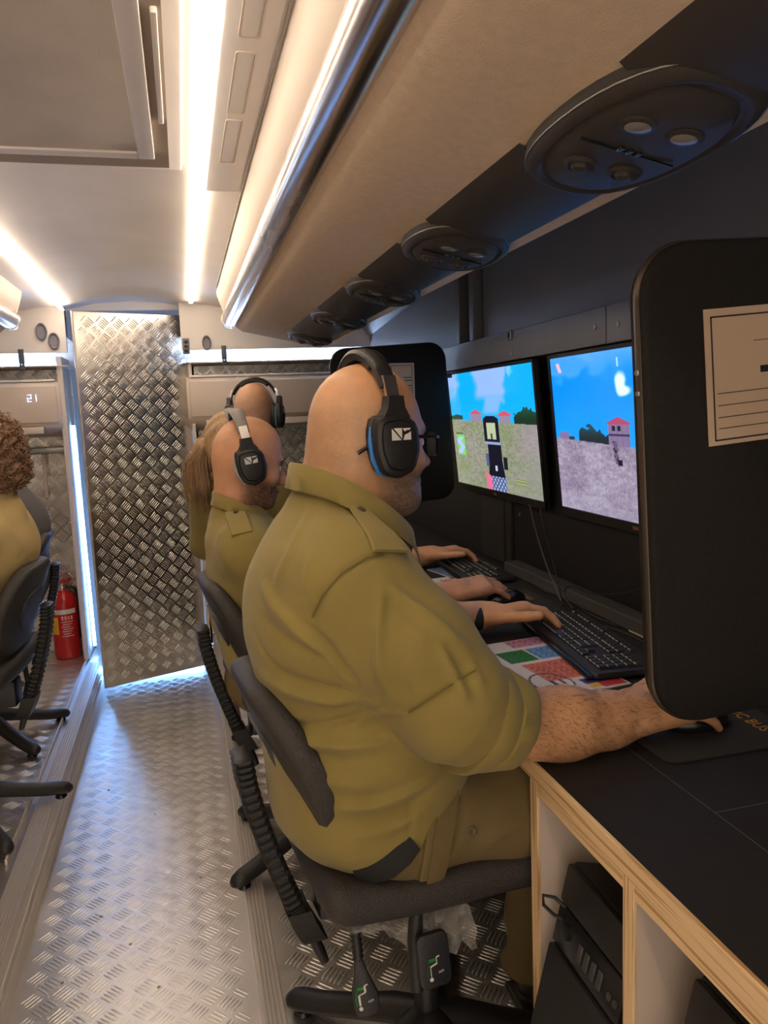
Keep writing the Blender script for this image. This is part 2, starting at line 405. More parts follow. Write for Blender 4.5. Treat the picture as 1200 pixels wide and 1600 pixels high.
# ---------------- figures ----------------
def headframe(c, yaw=0, pitch=0, roll=0, sc=1):
    R = Euler((math.radians(roll), math.radians(pitch), math.radians(yaw)), 'XYZ').to_matrix()
    M = Matrix.Translation(c) @ R.to_4x4() @ Matrix.Diagonal((sc, sc, sc, 1)); return M
def add_head(S, M, sc=1, beard=0, fat=0):
    R = np.array(M.to_3x3().normalized()); w = lambda x, y, z: np.array(M @ Vector((x, y, z))); v = lambda *r: np.array(r)*sc
    S.ell(w(.0, 0, .032), v(.097, .078, .098), .02, R=R)
    S.ell(w(.0, 0, .005), v(.092, .076, .085), .02, R=R)
    S.ell(w(.034, 0, -.03), v(.058, .060+fat*.5, .078), .02, R=R)
    S.ell(w(.028, 0, -.078), v(.052+beard, .052+fat, .036+beard), .025, R=R)
    S.ell(w(.070, 0, -.098), v(.020+beard, .024+beard, .017+beard), .018, R=R)
    S.cone(w(.083, -.032, .020), w(.083, .032, .020), .011*sc, .011*sc, .018)
    for y in (-1, 1):
        S.ell(w(.094, y*.031, .0), v(.013, .017, .012), .012, 's', R=R)
        S.ell(w(.0795, y*.031, .001), v(.0125, .0145, .0115), .004, R=R)
        S.ell(w(.062, y*.040, -.032), v(.026, .022, .022), .02, R=R)
    S.cone(w(.090, 0, .008), w(.112, 0, -.030), .0075*sc, .0095*sc, .012)
    S.ell(w(.114, 0, -.036), v(.0135, .0115, .0105), .006, R=R)
    for y in (-1, 1): S.ell(w(.103, y*.0125, -.040), v(.011, .0075, .008), .004, R=R)
    S.cone(w(.091, -.018, -.0655), w(.091, .018, -.0655), .0062*sc, .0062*sc, .006)
    S.cone(w(.098, -.008, -.0645), w(.098, .008, -.0645), .0055*sc, .0055*sc, .006)
    S.cone(w(.089, -.015, -.078), w(.089, .015, -.078), .0072*sc, .0072*sc, .006)
    S.cone(w(.106, -.022, -.0715), w(.106, .022, -.0715), .0035*sc, .0035*sc, .003, 's')
    for y in (-1, 1):
        Re = np.array((M.to_3x3().normalized() @ Euler((0, math.radians(-12), math.radians(y*-18))).to_matrix()))
        S.ell(w(-.008, y*.080, -.004), v(.019, .008, .032), .008, R=Re)
        S.ell(w(-.004, y*.088, .000), v(.010, .006, .018), .005, 's', R=Re)
def head_eyes(M, sc, parent):
    for y in (-1, 1):
        mb = MB(); bmesh.ops.create_uvsphere(mb.bm, u_segments=16, v_segments=10, radius=.0118*sc, matrix=Matrix.Translation(M @ Vector((.0825, y*.031, .0))))
        bmesh.ops.create_uvsphere(mb.bm, u_segments=12, v_segments=8, radius=.0062*sc, matrix=Matrix.Translation(M @ Vector((.0895, y*.031, .0))))
        for f in mb.bm.faces:
            if (f.calc_center_median()-(M @ Vector((.0895, y*.031, 0)))).length < .0066*sc: f.material_index = 1
        mb.build('eye', [EYEW, EYED], parent, sharp=None, recalc=False)
def add_hand(S, wr, fwd, down, thumb_side, sc=1, curl=(12, 22, 18), spread=9, curls=None, thumb=(.9, .5, .25)):
    """wr wrist centre; fwd finger direction; down palm normal; thumb_side +1/-1 along fwd x down"""
    f = Vector(fwd).normalized(); n = Vector(down); n = (n-f*n.dot(f)).normalized(); s = f.cross(n)*thumb_side
    R = np.array(((f.x, s.x, n.x), (f.y, s.y, n.y), (f.z, s.z, n.z))); wr = Vector(wr)
    S.box(wr+f*.048*sc, (.047*sc, .039*sc, .0135*sc), .0125*sc, .016, R=R)
    S.cone(wr-f*.03, wr+f*.02*sc, .026*sc, .024*sc, .02)
    S.ell(wr+f*.035*sc+s*.026*sc+n*.006*sc, (.034*sc, .016*sc, .014*sc), .012, R=R)
    lens = (.072, .080, .075, .059); lat = (.029, .0100, -.0095, -.0275); rad = (.0089, .0092, .0088, .0078)
    for i in range(4):
        c = curls[i] if curls else curl
        a = math.radians((1.4-i)*spread*.8); d = (f*math.cos(a)+s*math.sin(a)).normalized(); p = wr+f*.086*sc+s*lat[i]*sc-n*.002
        S.cone(p-d*.035*sc, p, rad[i]*sc*1.12, rad[i]*sc*1.12, .008)
        th = 0; L = lens[i]*sc; r = rad[i]*sc
        for q, (fr, da) in enumerate(zip((.46, .30, .24), c)):
            th += math.radians(da); dd = d*math.cos(th)+n*math.sin(th); e = p+dd*L*fr
            S.cone(p, e, r*(1-.07*q), r*(1-.07*(q+1)), .0025); p = e
    p = wr+f*.022*sc+s*.026*sc+n*.006*sc; d = (f*thumb[0]+s*thumb[1]+n*thumb[2]).normalized()
    e = p+d*.038*sc; S.cone(p, e, .0135*sc, .011*sc, .01); d2 = (d+f*.35).normalized(); e2 = e+d2*.030*sc
    S.cone(e, e2, .0108*sc, .0100*sc, .003); d3 = (d2+f*.2).normalized(); S.cone(e2, e2+d3*.022*sc, .0100*sc, .0085*sc, .003)
    return e2+d3*.018*sc, -n, d3
def skin_cols(V, base, M=None, stub=None, rs=None):
    C = np.tile(np.array(base, float), (len(V), 1))
    n = np.sin(V@np.array((41, 23, 37.)))*np.sin(V@np.array((-29, 47, 19.)))
    C *= (1+.05*n)[:, None]; rng = np.random.RandomState(5)
    if M is not None:
        Mi = np.array(M.inverted()); L = np.hstack([V, np.ones((len(V), 1))])@Mi.T; x, y, z = L[:, 0], L[:, 1], L[:, 2]
        sm = lambda a, b, t: np.clip((t-a)/(b-a), 0, 1)
        inside = (np.abs(x) < .16) & (np.abs(y) < .12) & (z > -.14) & (z < .2)
        lips = inside*sm(.085, .092, x)*sm(.020, .014, np.abs(y))*sm(.014, .008, np.abs(z+.072))
        nose = inside*sm(.098, .110, x)*sm(-.055, -.03, z)
        C = C*(1-.35*nose[:, None])+.35*nose[:, None]*np.array((.62, .27, .19))
        C = C*(1-.6*lips[:, None])+.6*lips[:, None]*np.array((.42, .16, .13))
        if stub:
            for kind, col, amt in stub:
                gr = rng.uniform(.55, 1.0, len(V))
                if kind == 'beard': k = inside*sm(-.028, -.05, z)*sm(-.02, .02, x)*(1-.8*lips)*(1-.9*sm(.006, .0, np.abs(z+.0715))*(x > .1))
                elif kind == 'hair': k = inside*sm(.095, .045, z)*sm(-.075, -.03, z)*sm(.055, .0, x)
                elif kind == 'brow': k = inside*sm(.076, .086, x)*sm(.008, .004, np.abs(z-.020+.12*np.abs(np.abs(y)-.03)))*sm(.012, .017, np.abs(y))
                k = (k*amt*gr)[:, None]; C = C*(1-k)+k*np.array(col)
    return C
def limb(S, pts, rs, k=.03):
    for i in range(len(pts)-1): S.cone(pts[i], pts[i+1], rs[i], rs[i+1], k)
def mesh_obj(name, S, m, parent, smooth=1, cols=None, post=None):
    V, F = S.mesh(smooth)
    if post: V = post(V, F)
    me = fast_mesh(name, V, F)
    if cols is not None: color_attr(me, 'col', cols(V))
    return link(name, me, m, parent, sharp=None)
def strip_on(name, P, N_, width, thick, m, parent, seg=1):
    """a flat band (epaulette, placket, seam flap) along points P with normals N_"""
    P = [Vector(p) for p in P]; N_ = [Vector(n).normalized() for n in N_]; R = []
    for i, p in enumerate(P):
        d = (P[min(i+1, len(P)-1)]-P[max(i-1, 0)]).normalized(); s = d.cross(N_[i]).normalized(); n = N_[i]
        w = width[i] if isinstance(width, (list, tuple)) else width
        R.append([p-s*w/2+n*0, p-s*w/2*.96+n*thick, p-s*w/4+n*thick*1.2, p+s*w/4+n*thick*1.2, p+s*w/2*.96+n*thick, p+s*w/2+n*0])
    return MB().rings(R).build(name, m, parent, sharp=60)
def headset(label, M, sc=1, band_m=None, slider=BRUSH, accent=None, group=None, tilt=0, sticker=True, wide=.098):
    M = M @ Matrix.Rotation(math.radians(tilt), 4, 'Y') @ Matrix.Diagonal((1, 1, 1, 1))
    base = M.translation; t = thing('headset', label, 'headset', base, group); band_m = band_m or BLK
    w = lambda x, y, z: M @ Vector((x, y, z))
    R = []; R2 = []
    for i in range(25):
        a = math.radians(-62+124*i/24); ry = wide-.004; rz = .112
        y, z = math.sin(a)*ry, math.cos(a)*rz+.034; n = Vector((0, math.sin(a)/ry, math.cos(a)/rz)).normalized(); hw = .021-.006*abs(math.sin(a))
        R.append([w(x, y+n.y*h, z+n.z*h) for x, h in ((-hw, 0), (-hw*.8, .006), (0, .0085), (hw*.8, .006), (hw, 0), (hw*.8, -.002), (-hw*.8, -.002))])
        ry2 = ry-.001; hw2 = .017
        if 5 <= i <= 19: R2.append([w(x, y+n.y*h, z+n.z*h) for x, h in ((-hw2, -.001), (hw2, -.001), (hw2*.9, -.011), (-hw2*.9, -.011))])
    MB().rings(R).build('headband', band_m, t, sharp=50)
    MB().rings(R2).build('headband_pad', BLK, t, sharp=50)
    for sd in (-1, 1):
        mb = MB(); mb.rings([[w(x, sd*(wide-.013+q), z) for x, q, z in ((-.011+dx, .006+o, zz), (.011+dx, .006+o, zz), (.011+dx, .013+o, zz), (-.011+dx, .013+o, zz))] for zz, dx, o in ((.106, 0, -.010), (.085, 0, -.003), (.065, .001, .001), (.045, .002, .001))])
        mb.build('slider', slider, t)
        mb = MB(); mb.rings([[w(x, sd*(wide+q), z) for x, q in ((-a, -.006), (-a*.8, .010), (a*.8, .010), (a, -.006))] for z, a in ((.074, .016), (.056, .019), (.040, .030))])
        mb.build('yoke', BLK, t)
        oct_ = [(-.033, .044), (.014, .047), (.037, .030), (.041, -.010), (.030, -.044), (.002, -.055), (-.026, -.046), (-.038, -.015), (-.040, .02)]
        pts = []
        for i in range(len(oct_)):
            a, b = Vector(oct_[i]), Vector(oct_[(i+1) % len(oct_)])
            pts += [a.lerp(b, .18), a.lerp(b, .5), a.lerp(b, .82)]
        def ring(k, y): return [w(p.x*k, sd*y, p.y*k) for p in pts]
        MB().rings([ring(.72, wide-.032), ring(.93, wide-.03), ring(1.0, wide-.022), ring(1.0, wide-.013), ring(.92, wide-.010)]).build('ear_cushion', BLK, t, sharp=60)
        cup = MB().rings([ring(.94, wide-.012), ring(1.0, wide-.006), ring(1.0, wide+.006), ring(.94, wide+.012), ring(.80, wide+.015), ring(.77, wide+.0135), ring(.74, wide+.017), ring(.5, wide+.0195)]).build('ear_cup', BLK, t, sharp=28)
        if accent: MB().tube([w(-.0385, sd*(wide-.008), .028), w(-.0405, sd*(wide-.006), .005), w(-.037, sd*(wide-.006), -.022), w(-.027, sd*(wide-.007), -.044), w(-.012, sd*(wide-.008), -.051)], [.002, .004, .0042, .004, .002], 8).build('accent_strip', accent, cup)
        if sticker:
            q = MB(); x0, x1, z0, z1 = -.017, .017, .006, .024; y = sd*(wide+.0205)
            for poly in ([(-.017, .024), (-.017, .006), (0, .006)], [(-.0135, .0245), (.001, .0245), (.001, .008)], [(.003, .006), (.017, .006), (.017, .019), (.012, .016), (.006, .014)], [(.002, .024), (.017, .024), (.014, .021), (.010, .0215), (.006, .019)]):
                if sd*1 > 0: poly = poly
                q.rings([[w(a, y+e*sd, b) for a, b in poly] for e in (0, .0006)])
            q.build('sticker', WHITEI, cup, smooth=False)
    return t
# ---------------- room shell ----------------
def st(o, kind='structure'): o['kind'] = kind; return o
YB, YF = 4.50, -1.6
fl = st(MB().box(-1.5, 1.06, YF, YB+.6, -.04, 0).build('floor', ALU, smooth=False))
bars('tread_bars', (-.51, .75, 0), (1, 0, 0), (0, 1, 0), .585, 3.5, fl, ALU, pitch=.040, hh=.0018)
for k in range(9):
    x, y = [(-.40, 1.95), (-.16, 1.86), (-.05, 2.3), (-.20, 2.75), (-.33, 2.2), (-.02, 1.62), (-.38, 3.0), (-.1, 3.4), (-.24, 2.05)][k]
    MB().lathe([(.0045, 0), (.0045, .001), (.003, .0022)], Matrix.Translation((x, y, 0)), 10).build('rivet', STEEL, fl)
PR = st(MB().box(.08, 1.05, YF, YB-.02, 0, .15).build('raised_floor', ALU, smooth=False))
bars('tread_bars', (.125, .9, .15), (1, 0, 0), (0, 1, 0), .72, 3.5, PR, ALU, pitch=.040, hh=.0020)
PL = st(MB().box(-1.5, -.53, YF, YB-.02, 0, .15).build('raised_floor', ALU, smooth=False))
bars('tread_bars', (-1.25, 1.6, .15), (1, 0, 0), (0, 1, 0), .67, 2.85, PL, ALU, pitch=.040, hh=.0024)
# grooved step nosings
def nosing(name, x0, x1, y0, y1, z, riser_x, rx2):
    mb = MB(); n = 5; w = (x1-x0)/n
    mb.box(x0, x1, y0, y1, z, z+.003)
    for k in range(n): mb.box(x0+k*w+.0012, x0+(k+1)*w-.0012, y0, y1, z+.003, z+.006, .0008, 1)
    mb.box(riser_x, rx2, y0, y1, z-.035, z+.004, .001, 1)
    return st(mb.build(name, ALU_TRIM))
nosing('trim_1', .076, .122, YF, 4.28, .15, .072, .079)
nosing('trim_2', -.565, -.522, YF, 4.2, .15, -.523, -.517)
t3 = MB(); t3.box(-.524, -.508, YF, 4.15, .085, .10, .002); t3.box(-.522, -.506, YF, 4.15, .055, .07, .002); t3.box(-.53, -.512, YF, 4.15, 0, .15)
st(t3.build('trim_3', ALU_TRIM))
t4 = MB(); t4.box(-.592, -.585, 2.3, 4.38, .15, .168, .001)
st(t4.build('trim_4', ALU_TRIM))
# walls
wr = st(MB().box(1.062, 1.10, YF, YB+.1, -.02, 2.3).build('wall_right', WALLB, smooth=False))
MB().box(1.036, 1.051, YF, 2.555, 1.645, 2.2, .001, 1).build('panel', WALLD, wr)
MB().box(1.0, 1.05, 1.694, 2.93, 1.555, 1.645, .0015, 1).build('panel', WALLD, wr)
MB().box(1.0, 1.05, YF, 1.690, 1.555, 1.645, .0015, 1).build('panel', WALLD, wr)
GLINER = mat('blue_grey_liner', (.20, .21, .25), .5, bump=.1, bscale=300)
MB().box(1.03, 1.05, 2.76, YB, 1.645, 2.2, .001, 1).build('panel', GLINER, wr)
mb = MB(); R = []
for i in range(15):
    t = i/14; y = 4.4-t*1.55; z = 1.80+.11*t**.8
    R.append([(1.028, y, z), (1.012, y, z+.012), (.985, y, z+.05), (.96, y, z+.12), (.96, y, z+.2), (1.03, y, z+.2)])
mb.rings(R).build('window_reveal', GLINER, wr)
for y0 in (2.715, 2.575): MB().box(1.005, 1.05, y0, y0+.040, 1.645, 2.1, .003, 1).build('post', mat('dusty_steel', (.20, .20, .22), .5, .5), wr)
MB().box(1.048, 1.063, 2.44, 2.65, .87, 1.55, .003, 1).build('post', mat('dark_steel', (.055, .052, .05), .45, .3), wr)
MB().box(1.052, 1.063, 2.39, 2.44, .87, 1.55, .003, 1).build('post', MATS['dark_steel'], wr)
MB().box(.998, 1.05, YF, 2.33, .871, .905, .003, 1).build('ledge', mat('grey_ledge', (.075, .07, .065), .55), wr)
for (y, z, x) in ((1.742, 1.60, 1.0), (1.637, 1.595, 1.0), (2.24, 1.575, 1.0), (2.31, 1.06, 1.05)):
    MB().lathe([(.007, 0), (.007, .002), (.003, .003)], axes((x, y, z), (0, 1, 0), (0, 0, -1)), 12).build('screw', STEEL, wr)
mb = MB(); mb.box(.994, 1.0, 2.235, 2.262, 1.617, 1.647, .002); mb.build('latch_plate', STEEL, wr)
MB().box(.992, .995, 2.245, 2.252, 1.624, 1.640).build('latch_slot', INK, wr)
st(MB().box(-1.55, -1.50, YF, YB+.1, -.02, 2.3).build('wall_left', LINER, smooth=False))
wb = MB(); wb.box(-1.5, -.565, YB, YB+.02, .1, 2.2); wb.box(.03, 1.05, YB, YB+.02, .1, 2.2)
wb = st(wb.build('wall_back', ALU_WALL, smooth=False))
bars('tread_bars', (-1.15, YB, .17), (1, 0, 0), (0, 0, 1), .57, 1.56, wb, ALU_WALL, pitch=.042, hh=.0038)
bars('tread_bars', (.05, YB, .17), (1, 0, 0), (0, 0, 1), .95, 1.56, wb, ALU_WALL, pitch=.042, hh=.0038)
# vestibule behind the door
ve = MB(); ve.box(-.62, -.60, YB+.0, YB+.6, 0, 2.1); ve.box(.06, .08, YB, YB+.6, 0, 2.1); ve.box(-.62, .08, YB+.58, YB+.6, 0, 2.1)
st(ve.build('wall_vestibule', WHITE, smooth=False))
# jambs
st(MB().box(-.600, -.572, 4.24, YB, .16, 1.75, .003).build('trim_5', LINER))
st(MB().box(.048, .066, 4.24, YB, .16, 1.70, .003).build('trim_6', LINER))
# fascia above the rear wall with the cold cove light
fa = MB(); fa.box(-1.5, -.535, 4.20, 4.22, 1.765, 2.06); fa.box(.022, 1.05, 4.20, 4.22, 1.765, 2.06); fa.box(-.56, .04, 4.32, 4.34, 1.985, 2.1)
fa = st(fa.build('wall_header', WHITE, smooth=False))
for x0, x1 in ((-1.5, -.535), (.022, 1.05)):
    MB().box(x0, x1, 4.225, 4.50, 1.700, 1.704).build('cove_light_shield', LINER, fa, smooth=False); MB().box(x0, x1, 4.488, 4.498, 1.704, 1.86).build('cove_back', WHITE, fa, smooth=False)  # shelf plate added to keep the strip's light off the wall below
    MB().box(x0, x1, 4.22, 4.50, 1.84, 1.845).build('cove_top', WHITE, fa, smooth=False)
MB().box(.028, .062, 4.192, 4.20, 1.745, 1.825, .003).build('switch_plate', mat('grey_switch', (.18, .18, .22), .5), fa)
for k in range(3): MB().box(.036, .054, 4.188, 4.194, 1.755+k*.022, 1.770+k*.022, .002).build('rocker', BLK, fa)
OVL = mat('grey_grommet', (.24, .23, .26), .45)
for (x, z, s) in ((-.645, 1.868, 1), (-.592, 1.822, 1), (.150, 1.80, .9)):
    R = []
    for k, q in ((1, 0), (1, .012), (.85, .016), (.7, .008), (.66, .004)):
        R.append([(x+.026*s*k*math.cos(a), 4.20-q, z+.044*s*k*math.sin(a)) for a in [2*math.pi*i/20 for i in range(20)]])
    MB().rings(R).build('grommet', OVL, fa)
# ceiling: arched centre with shoulders
prof = [(-.80, 1.95), (-.74, 1.972), (-.66, 1.984), (-.555, 1.990), (-.50, 1.998), (-.40, 2.02), (-.22, 2.032), (-.05, 2.022), (.045, 2.004), (.10, 2.0), (.185, 1.992), (.28, 1.97), (.36, 1.95)]
ce = st(MB().grid([[(x, y, z) for x, z in prof] for y in (YF, 1.0, 2.5, 4.33)]).build('ceiling', WHITE, sharp=None))
cb = MB(); cb.box(-1.5, 1.1, YF, YB+.6, 2.12, 2.16); cb.build('roof_skin', LINER, ce, smooth=False)
MB().box(.1865, .188, YF, 3.6, 1.986, 1.993).build('seam', mat('seam_shadow_gap', (.42, .38, .34), .8), ce)
sv = MB().box(.098, .183, YF, 2.1, 1.9905, 1.9985, .003).build('service_strip', WHITE, ce)
for y0, y1 in ((.72, 1.262), (1.31, 1.565), (1.60, 1.86)):
    R = [[(.140+px, (y0+y1)/2+py, 1.9905+zz) for px, py in rrect(.034*k, (y1-y0)*kk, .006)] for k, kk, zz in ((1, 1, .001), (1, 1, -.0022), (.82, .985, -.0022), (.80, .98, .0008))]
    MB().rings(R).build('blanking_cover', LINER, sv)
# roof hatch
ht = MB(); hz = 2.0
ht = st(MB().box(-.80, .040, .30, 1.955, hz-.004, hz+.03, .004).build('trim_7', WHITE))
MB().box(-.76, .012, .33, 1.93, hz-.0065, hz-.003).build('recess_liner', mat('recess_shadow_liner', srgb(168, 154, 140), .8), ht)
hf = MB(); hf.box(-.72, -.052, 1.79, 1.826, hz-.022, hz-.003, .003); hf.box(-.052, -.018, .36, 1.826, hz-.022, hz-.003, .003)
hf.build('hatch_frame', WHITE, ht)
MB().box(-.72, -.050, .36, 1.795, hz-.017, hz-.005, .002).build('hatch_panel', HATCHM, ht)
MB().box(-.004, .006, 1.20, 1.63, hz-.016, hz-.005, .003).build('hatch_rail', WHITE, ht)

# luggage racks
def rack(mx, label, y0, y1):
    """mx(x) maps the right-hand rack to either side"""
    t = thing('luggage_rack', label, 'luggage rack', (mx(.24), (y0+y1)/2, 1.80))
    def g(P): return [(mx(x), y, z) for x, y, z in P]
    face = [(.192, 1.992), (.196, 1.97), (.205, 1.94), (.222, 1.905), (.245, 1.885)]
    MB().grid([g([(x, y, z) for x, z in face]) for y in (y0, y1)]).build('front_face', LINER, t, sharp=None)
    und = [(.262, 1.845), (.275, 1.822), (.30, 1.805), (.36, 1.792), (.46, 1.770), (.56, 1.747), (.662, 1.724), (.672, 1.730), (.672, 2.12)]
    MB().grid([g([(x, y, z) for x, z in und]) for y in (y0, y1-.03)]).build('underside', RACKM, t, sharp=35)
    # rolled end lip
    R = [g([(x, y1-.03+dy, z+dz) for x, z in und[:-1]]) for dy, dz in ((0, 0), (.015, .004), (.027, .018), (.03, .04))]
    MB().grid(R).build('end_lip', RACKM, t, sharp=None)
    cap = [(.20, 1.992), (.205, 1.94), (.23, 1.87), (.262, 1.84), (.30, 1.81), (.46, 1.776), (.66, 1.73), (.672, 2.12), (.2, 2.12)]
    MB().rings([g([(x, y, z) for x, z in cap]) for y in (y1-.02, y1+.0)]).build('end_panel', LINER, t, smooth=False)
    MB().tube([(mx(.246), y, 1.862) for y in (y0, 0, 1.5, 3, y1-.03)], .037, 28).build('rail_tube', CHROME, t)
    MB().lathe([(.040, 0), (.041, .02), (.036, .034), (.02, .04)], axes((mx(.246), y1-.035, 1.862), (1, 0, 0), (0, 0, -1) if mx(1) > 0 else (0, 0, -1), (0, 1, 0)), 28).build('tube_cap', CHROME, t)
    return t
rk = rack(lambda x: x, 'long overhead luggage rack with beige underside and metal tube above the seated men', YF, 3.74)
rl = rack(lambda x: -.44-x, 'overhead luggage rack on the left with beige end above the curly-haired person', YF, 3.70)
for (x, y) in ((.42, 3.2), (.62, 2.28)): MB().lathe([(.006, 0), (.006, .002), (.002, .003)], axes((x, y, 1.8-(x-.33)*.224-.001), (1, 0, -.224), (0, -1, 0)), 10).build('screw', STEEL, rk)
# service duct under the rack
du = thing('service_duct', 'dark plastic duct with oval air vent modules along the rack underside', 'air duct', (.55, 1.5, 1.74))
def uz(x): return 1.7695-(x-.46)*.224
def dsec(y, x0, x1, dep): return [(x0+(x1-x0)*t, y, uz(x0+(x1-x0)*t)-dep*math.sin(math.pi*t)**.6+.0005) for t in [i/12 for i in range(13)]]
mods = [(.22, .36), (.885, .205), (1.525, .165), (2.10, .155), (2.72, .15), (3.36, .15)]
prev = YF
for i, (c, h) in enumerate(mods):
    a, b = prev, c-h*.60
    MB().grid([dsec(y, .466, .640, .020) for y in (a, b)]).build('duct_panel', DUCT, du, sharp=None)
    prev = c+h*.60
for c, h in mods[1:]:
    def ov(k, dep, n=36):
        out = []
        for j in range(n):
            a = 2*math.pi*j/n; ca, sa = math.cos(a), math.sin(a)
            px = .556+.094*k*abs(ca)**.8*(1 if ca > 0 else -1); py = c+h*k*abs(sa)**.9*(1 if sa > 0 else -1)
            out.append((px, py, uz(px)-dep))
        return out
    m = MB().rings([ov(1, -.002), ov(1.0, .008), ov(.97, .015), ov(.90, .021), ov(.86, .022), ov(.83, .018), ov(.79, .018), ov(.76, .023), ov(.4, .026), ov(.1, .027)]).build('vent_module', DUCT, du, sharp=50)
    MB().tube(ov(.985, .0125), .0016, 6, loop=True).build('chrome_edge', STEEL, m)
    for dx, dy, r in ((-.024, .055*h/.16, .023), (.032, .045*h/.16, .023)):
        px, py = .553+dx, c+dy
        M_ = axes((px, py, uz(px)-.024), (1, 0, -.224), (0, -1, 0))
        MB().lathe([(r, -.003), (r, .003), (r*.85, .006), (r*.7, .003), (r*.6, .004), (r*.45, .010), (r*.2, .012)], M_, 20).build('air_nozzle', DUCT, m)
    for dx, dy in ((-.026, -.05*h/.16), (.030, -.055*h/.16)):
        px, py = .553+dx, c+dy; M_ = axes((px, py, uz(px)-.0245), (1, 0, -.224), (0, -1, 0))
        MB().lathe([(.022, -.002), (.022, .002), (.018, .004)], M_, 20).build('reading_light_bezel', DUCT, m)
        MB().lathe([(.0175, .003), (.012, .0055), (.004, .0065)], M_, 16).build('reading_light_lens', mat('frosted_lens', (.28, .25, .22), .2), m)
    for q in range(3):
        px, py = .553-.012+q*.012, c-.004; MB().box(px-.0035, px+.0035, py-.006, py+.006, uz(px)-.030, uz(px)-.024, .001).build('button', BLKG, m)
    px = .553; MB().box(px-.065, px+.065, c-.0008, c+.0008, 0, .003, M=Matrix.Translation((0, 0, uz(px)-.029)) @ Matrix.Translation((px, c, 0)) @ Matrix.Rotation(math.radians(12.6), 4, 'Y') @ Matrix.Translation((-px, -c, 0))).build('split_line', BLKG, m)

# light strips
def stripobj(name, pts, r, m, label, flat=.45, group=None):
    o = MB().tube(pts, r, 8, flat=flat).build(name, m, loc=pts[0]); return tag(o, label, 'light strip', group)
stripobj('light_strip', [(.083, y, 1.992) for y in (YF, 0, 1, 1.95, 2.0, 4.10)], .0095, WARM, 'bright warm light strip along the ceiling beside the right luggage rack')
stripobj('light_strip', [(-.52, y, 1.982) for y in (YF, 0, 1, 2, 3)]+[(-.528, 3.6, 1.976), (-.535, 4.15, 1.968)], .0095, WARM, 'bright warm light strip along the ceiling on the left side')
stripobj('light_strip', [(.05, 4.275, 1.716), (1.04, 4.275, 1.716)], .010, COLD, 'cold white light strip glowing above the right air conditioner')
stripobj('light_strip', [(-1.2, 4.275, 1.716), (-.58, 4.275, 1.716)], .010, COLD, 'cold white light strip glowing above the left air conditioner')
stripobj('light_strip', [(-.553, 4.36, .2), (-.560, 4.36, 1.40)], .008, DOORGLOW, 'added bluish glow in place of daylight in the gap left of the tread plate door', flat=1)  # added emitter, replaces the daylight coming through the door gap
stripobj('light_strip', [(-.50, 4.44, .03), (.02, 4.44, .03)], .012, DOORGLOW, 'added bluish glow on the floor behind the tread plate door', flat=1)  # added emitter, sends light out through the gap under the door
for x in (-.75, .235):
    b = thing('mounting_bracket', 'small dark bracket under the header over the %s' % ('left air conditioner' if x < 0 else 'right air conditioner, left end'), 'bracket', (x, 4.2, 1.70))
    MB().box(x-.012, x+.014, 4.19, 4.196, 1.685, 1.785, .002).build('plate', mat('slate_bracket', (.10, .11, .14), .45, .4), b)
    MB().box(x-.014, x+.016, 4.19, 4.25, 1.685, 1.69, .001).build('foot', MATS['slate_bracket'], b)
    MB().lathe([(.003, 0), (.002, .002)], axes((x, 4.19, 1.71), (1, 0, 0), (0, 0, 1)), 8).build('indicator', DIGIT, b)

# the tread plate door, swung a little towards us
A = Vector((-.487, 4.10, 0)); B = Vector((.040, 4.30, 0)); du_ = (B-A); wd = du_.length; dx_ = du_.normalized(); nz = Vector((dx_.y, -dx_.x, 0))
door = MB().box(0, wd, 0, .028, .035, 1.955, .002, 1, M=axes(A, dx_, -nz, (0, 0, 1))).build('door_1', ALU_WALL, smooth=False); st(door)
bars('tread_bars', A+nz*.0005+Vector((0, 0, .05)), dx_, (0, 0, 1), wd, 1.90, door, ALU_WALL, pitch=.037, hh=.0038)
MB().tube([A+nz*.001+Vector((0, 0, .04)), A+nz*.001+Vector((0, 0, 1.955))], .006, 8).build('edge_strip', ALU_TRIM, door)
for z in (.95, .98, 1.01): MB().tube([B+nz*.006+Vector((-.006, 0, z)), B+nz*.006+Vector((-.006, 0, z+.022))], .006, 8).build('hinge_knuckle', BLK, door)

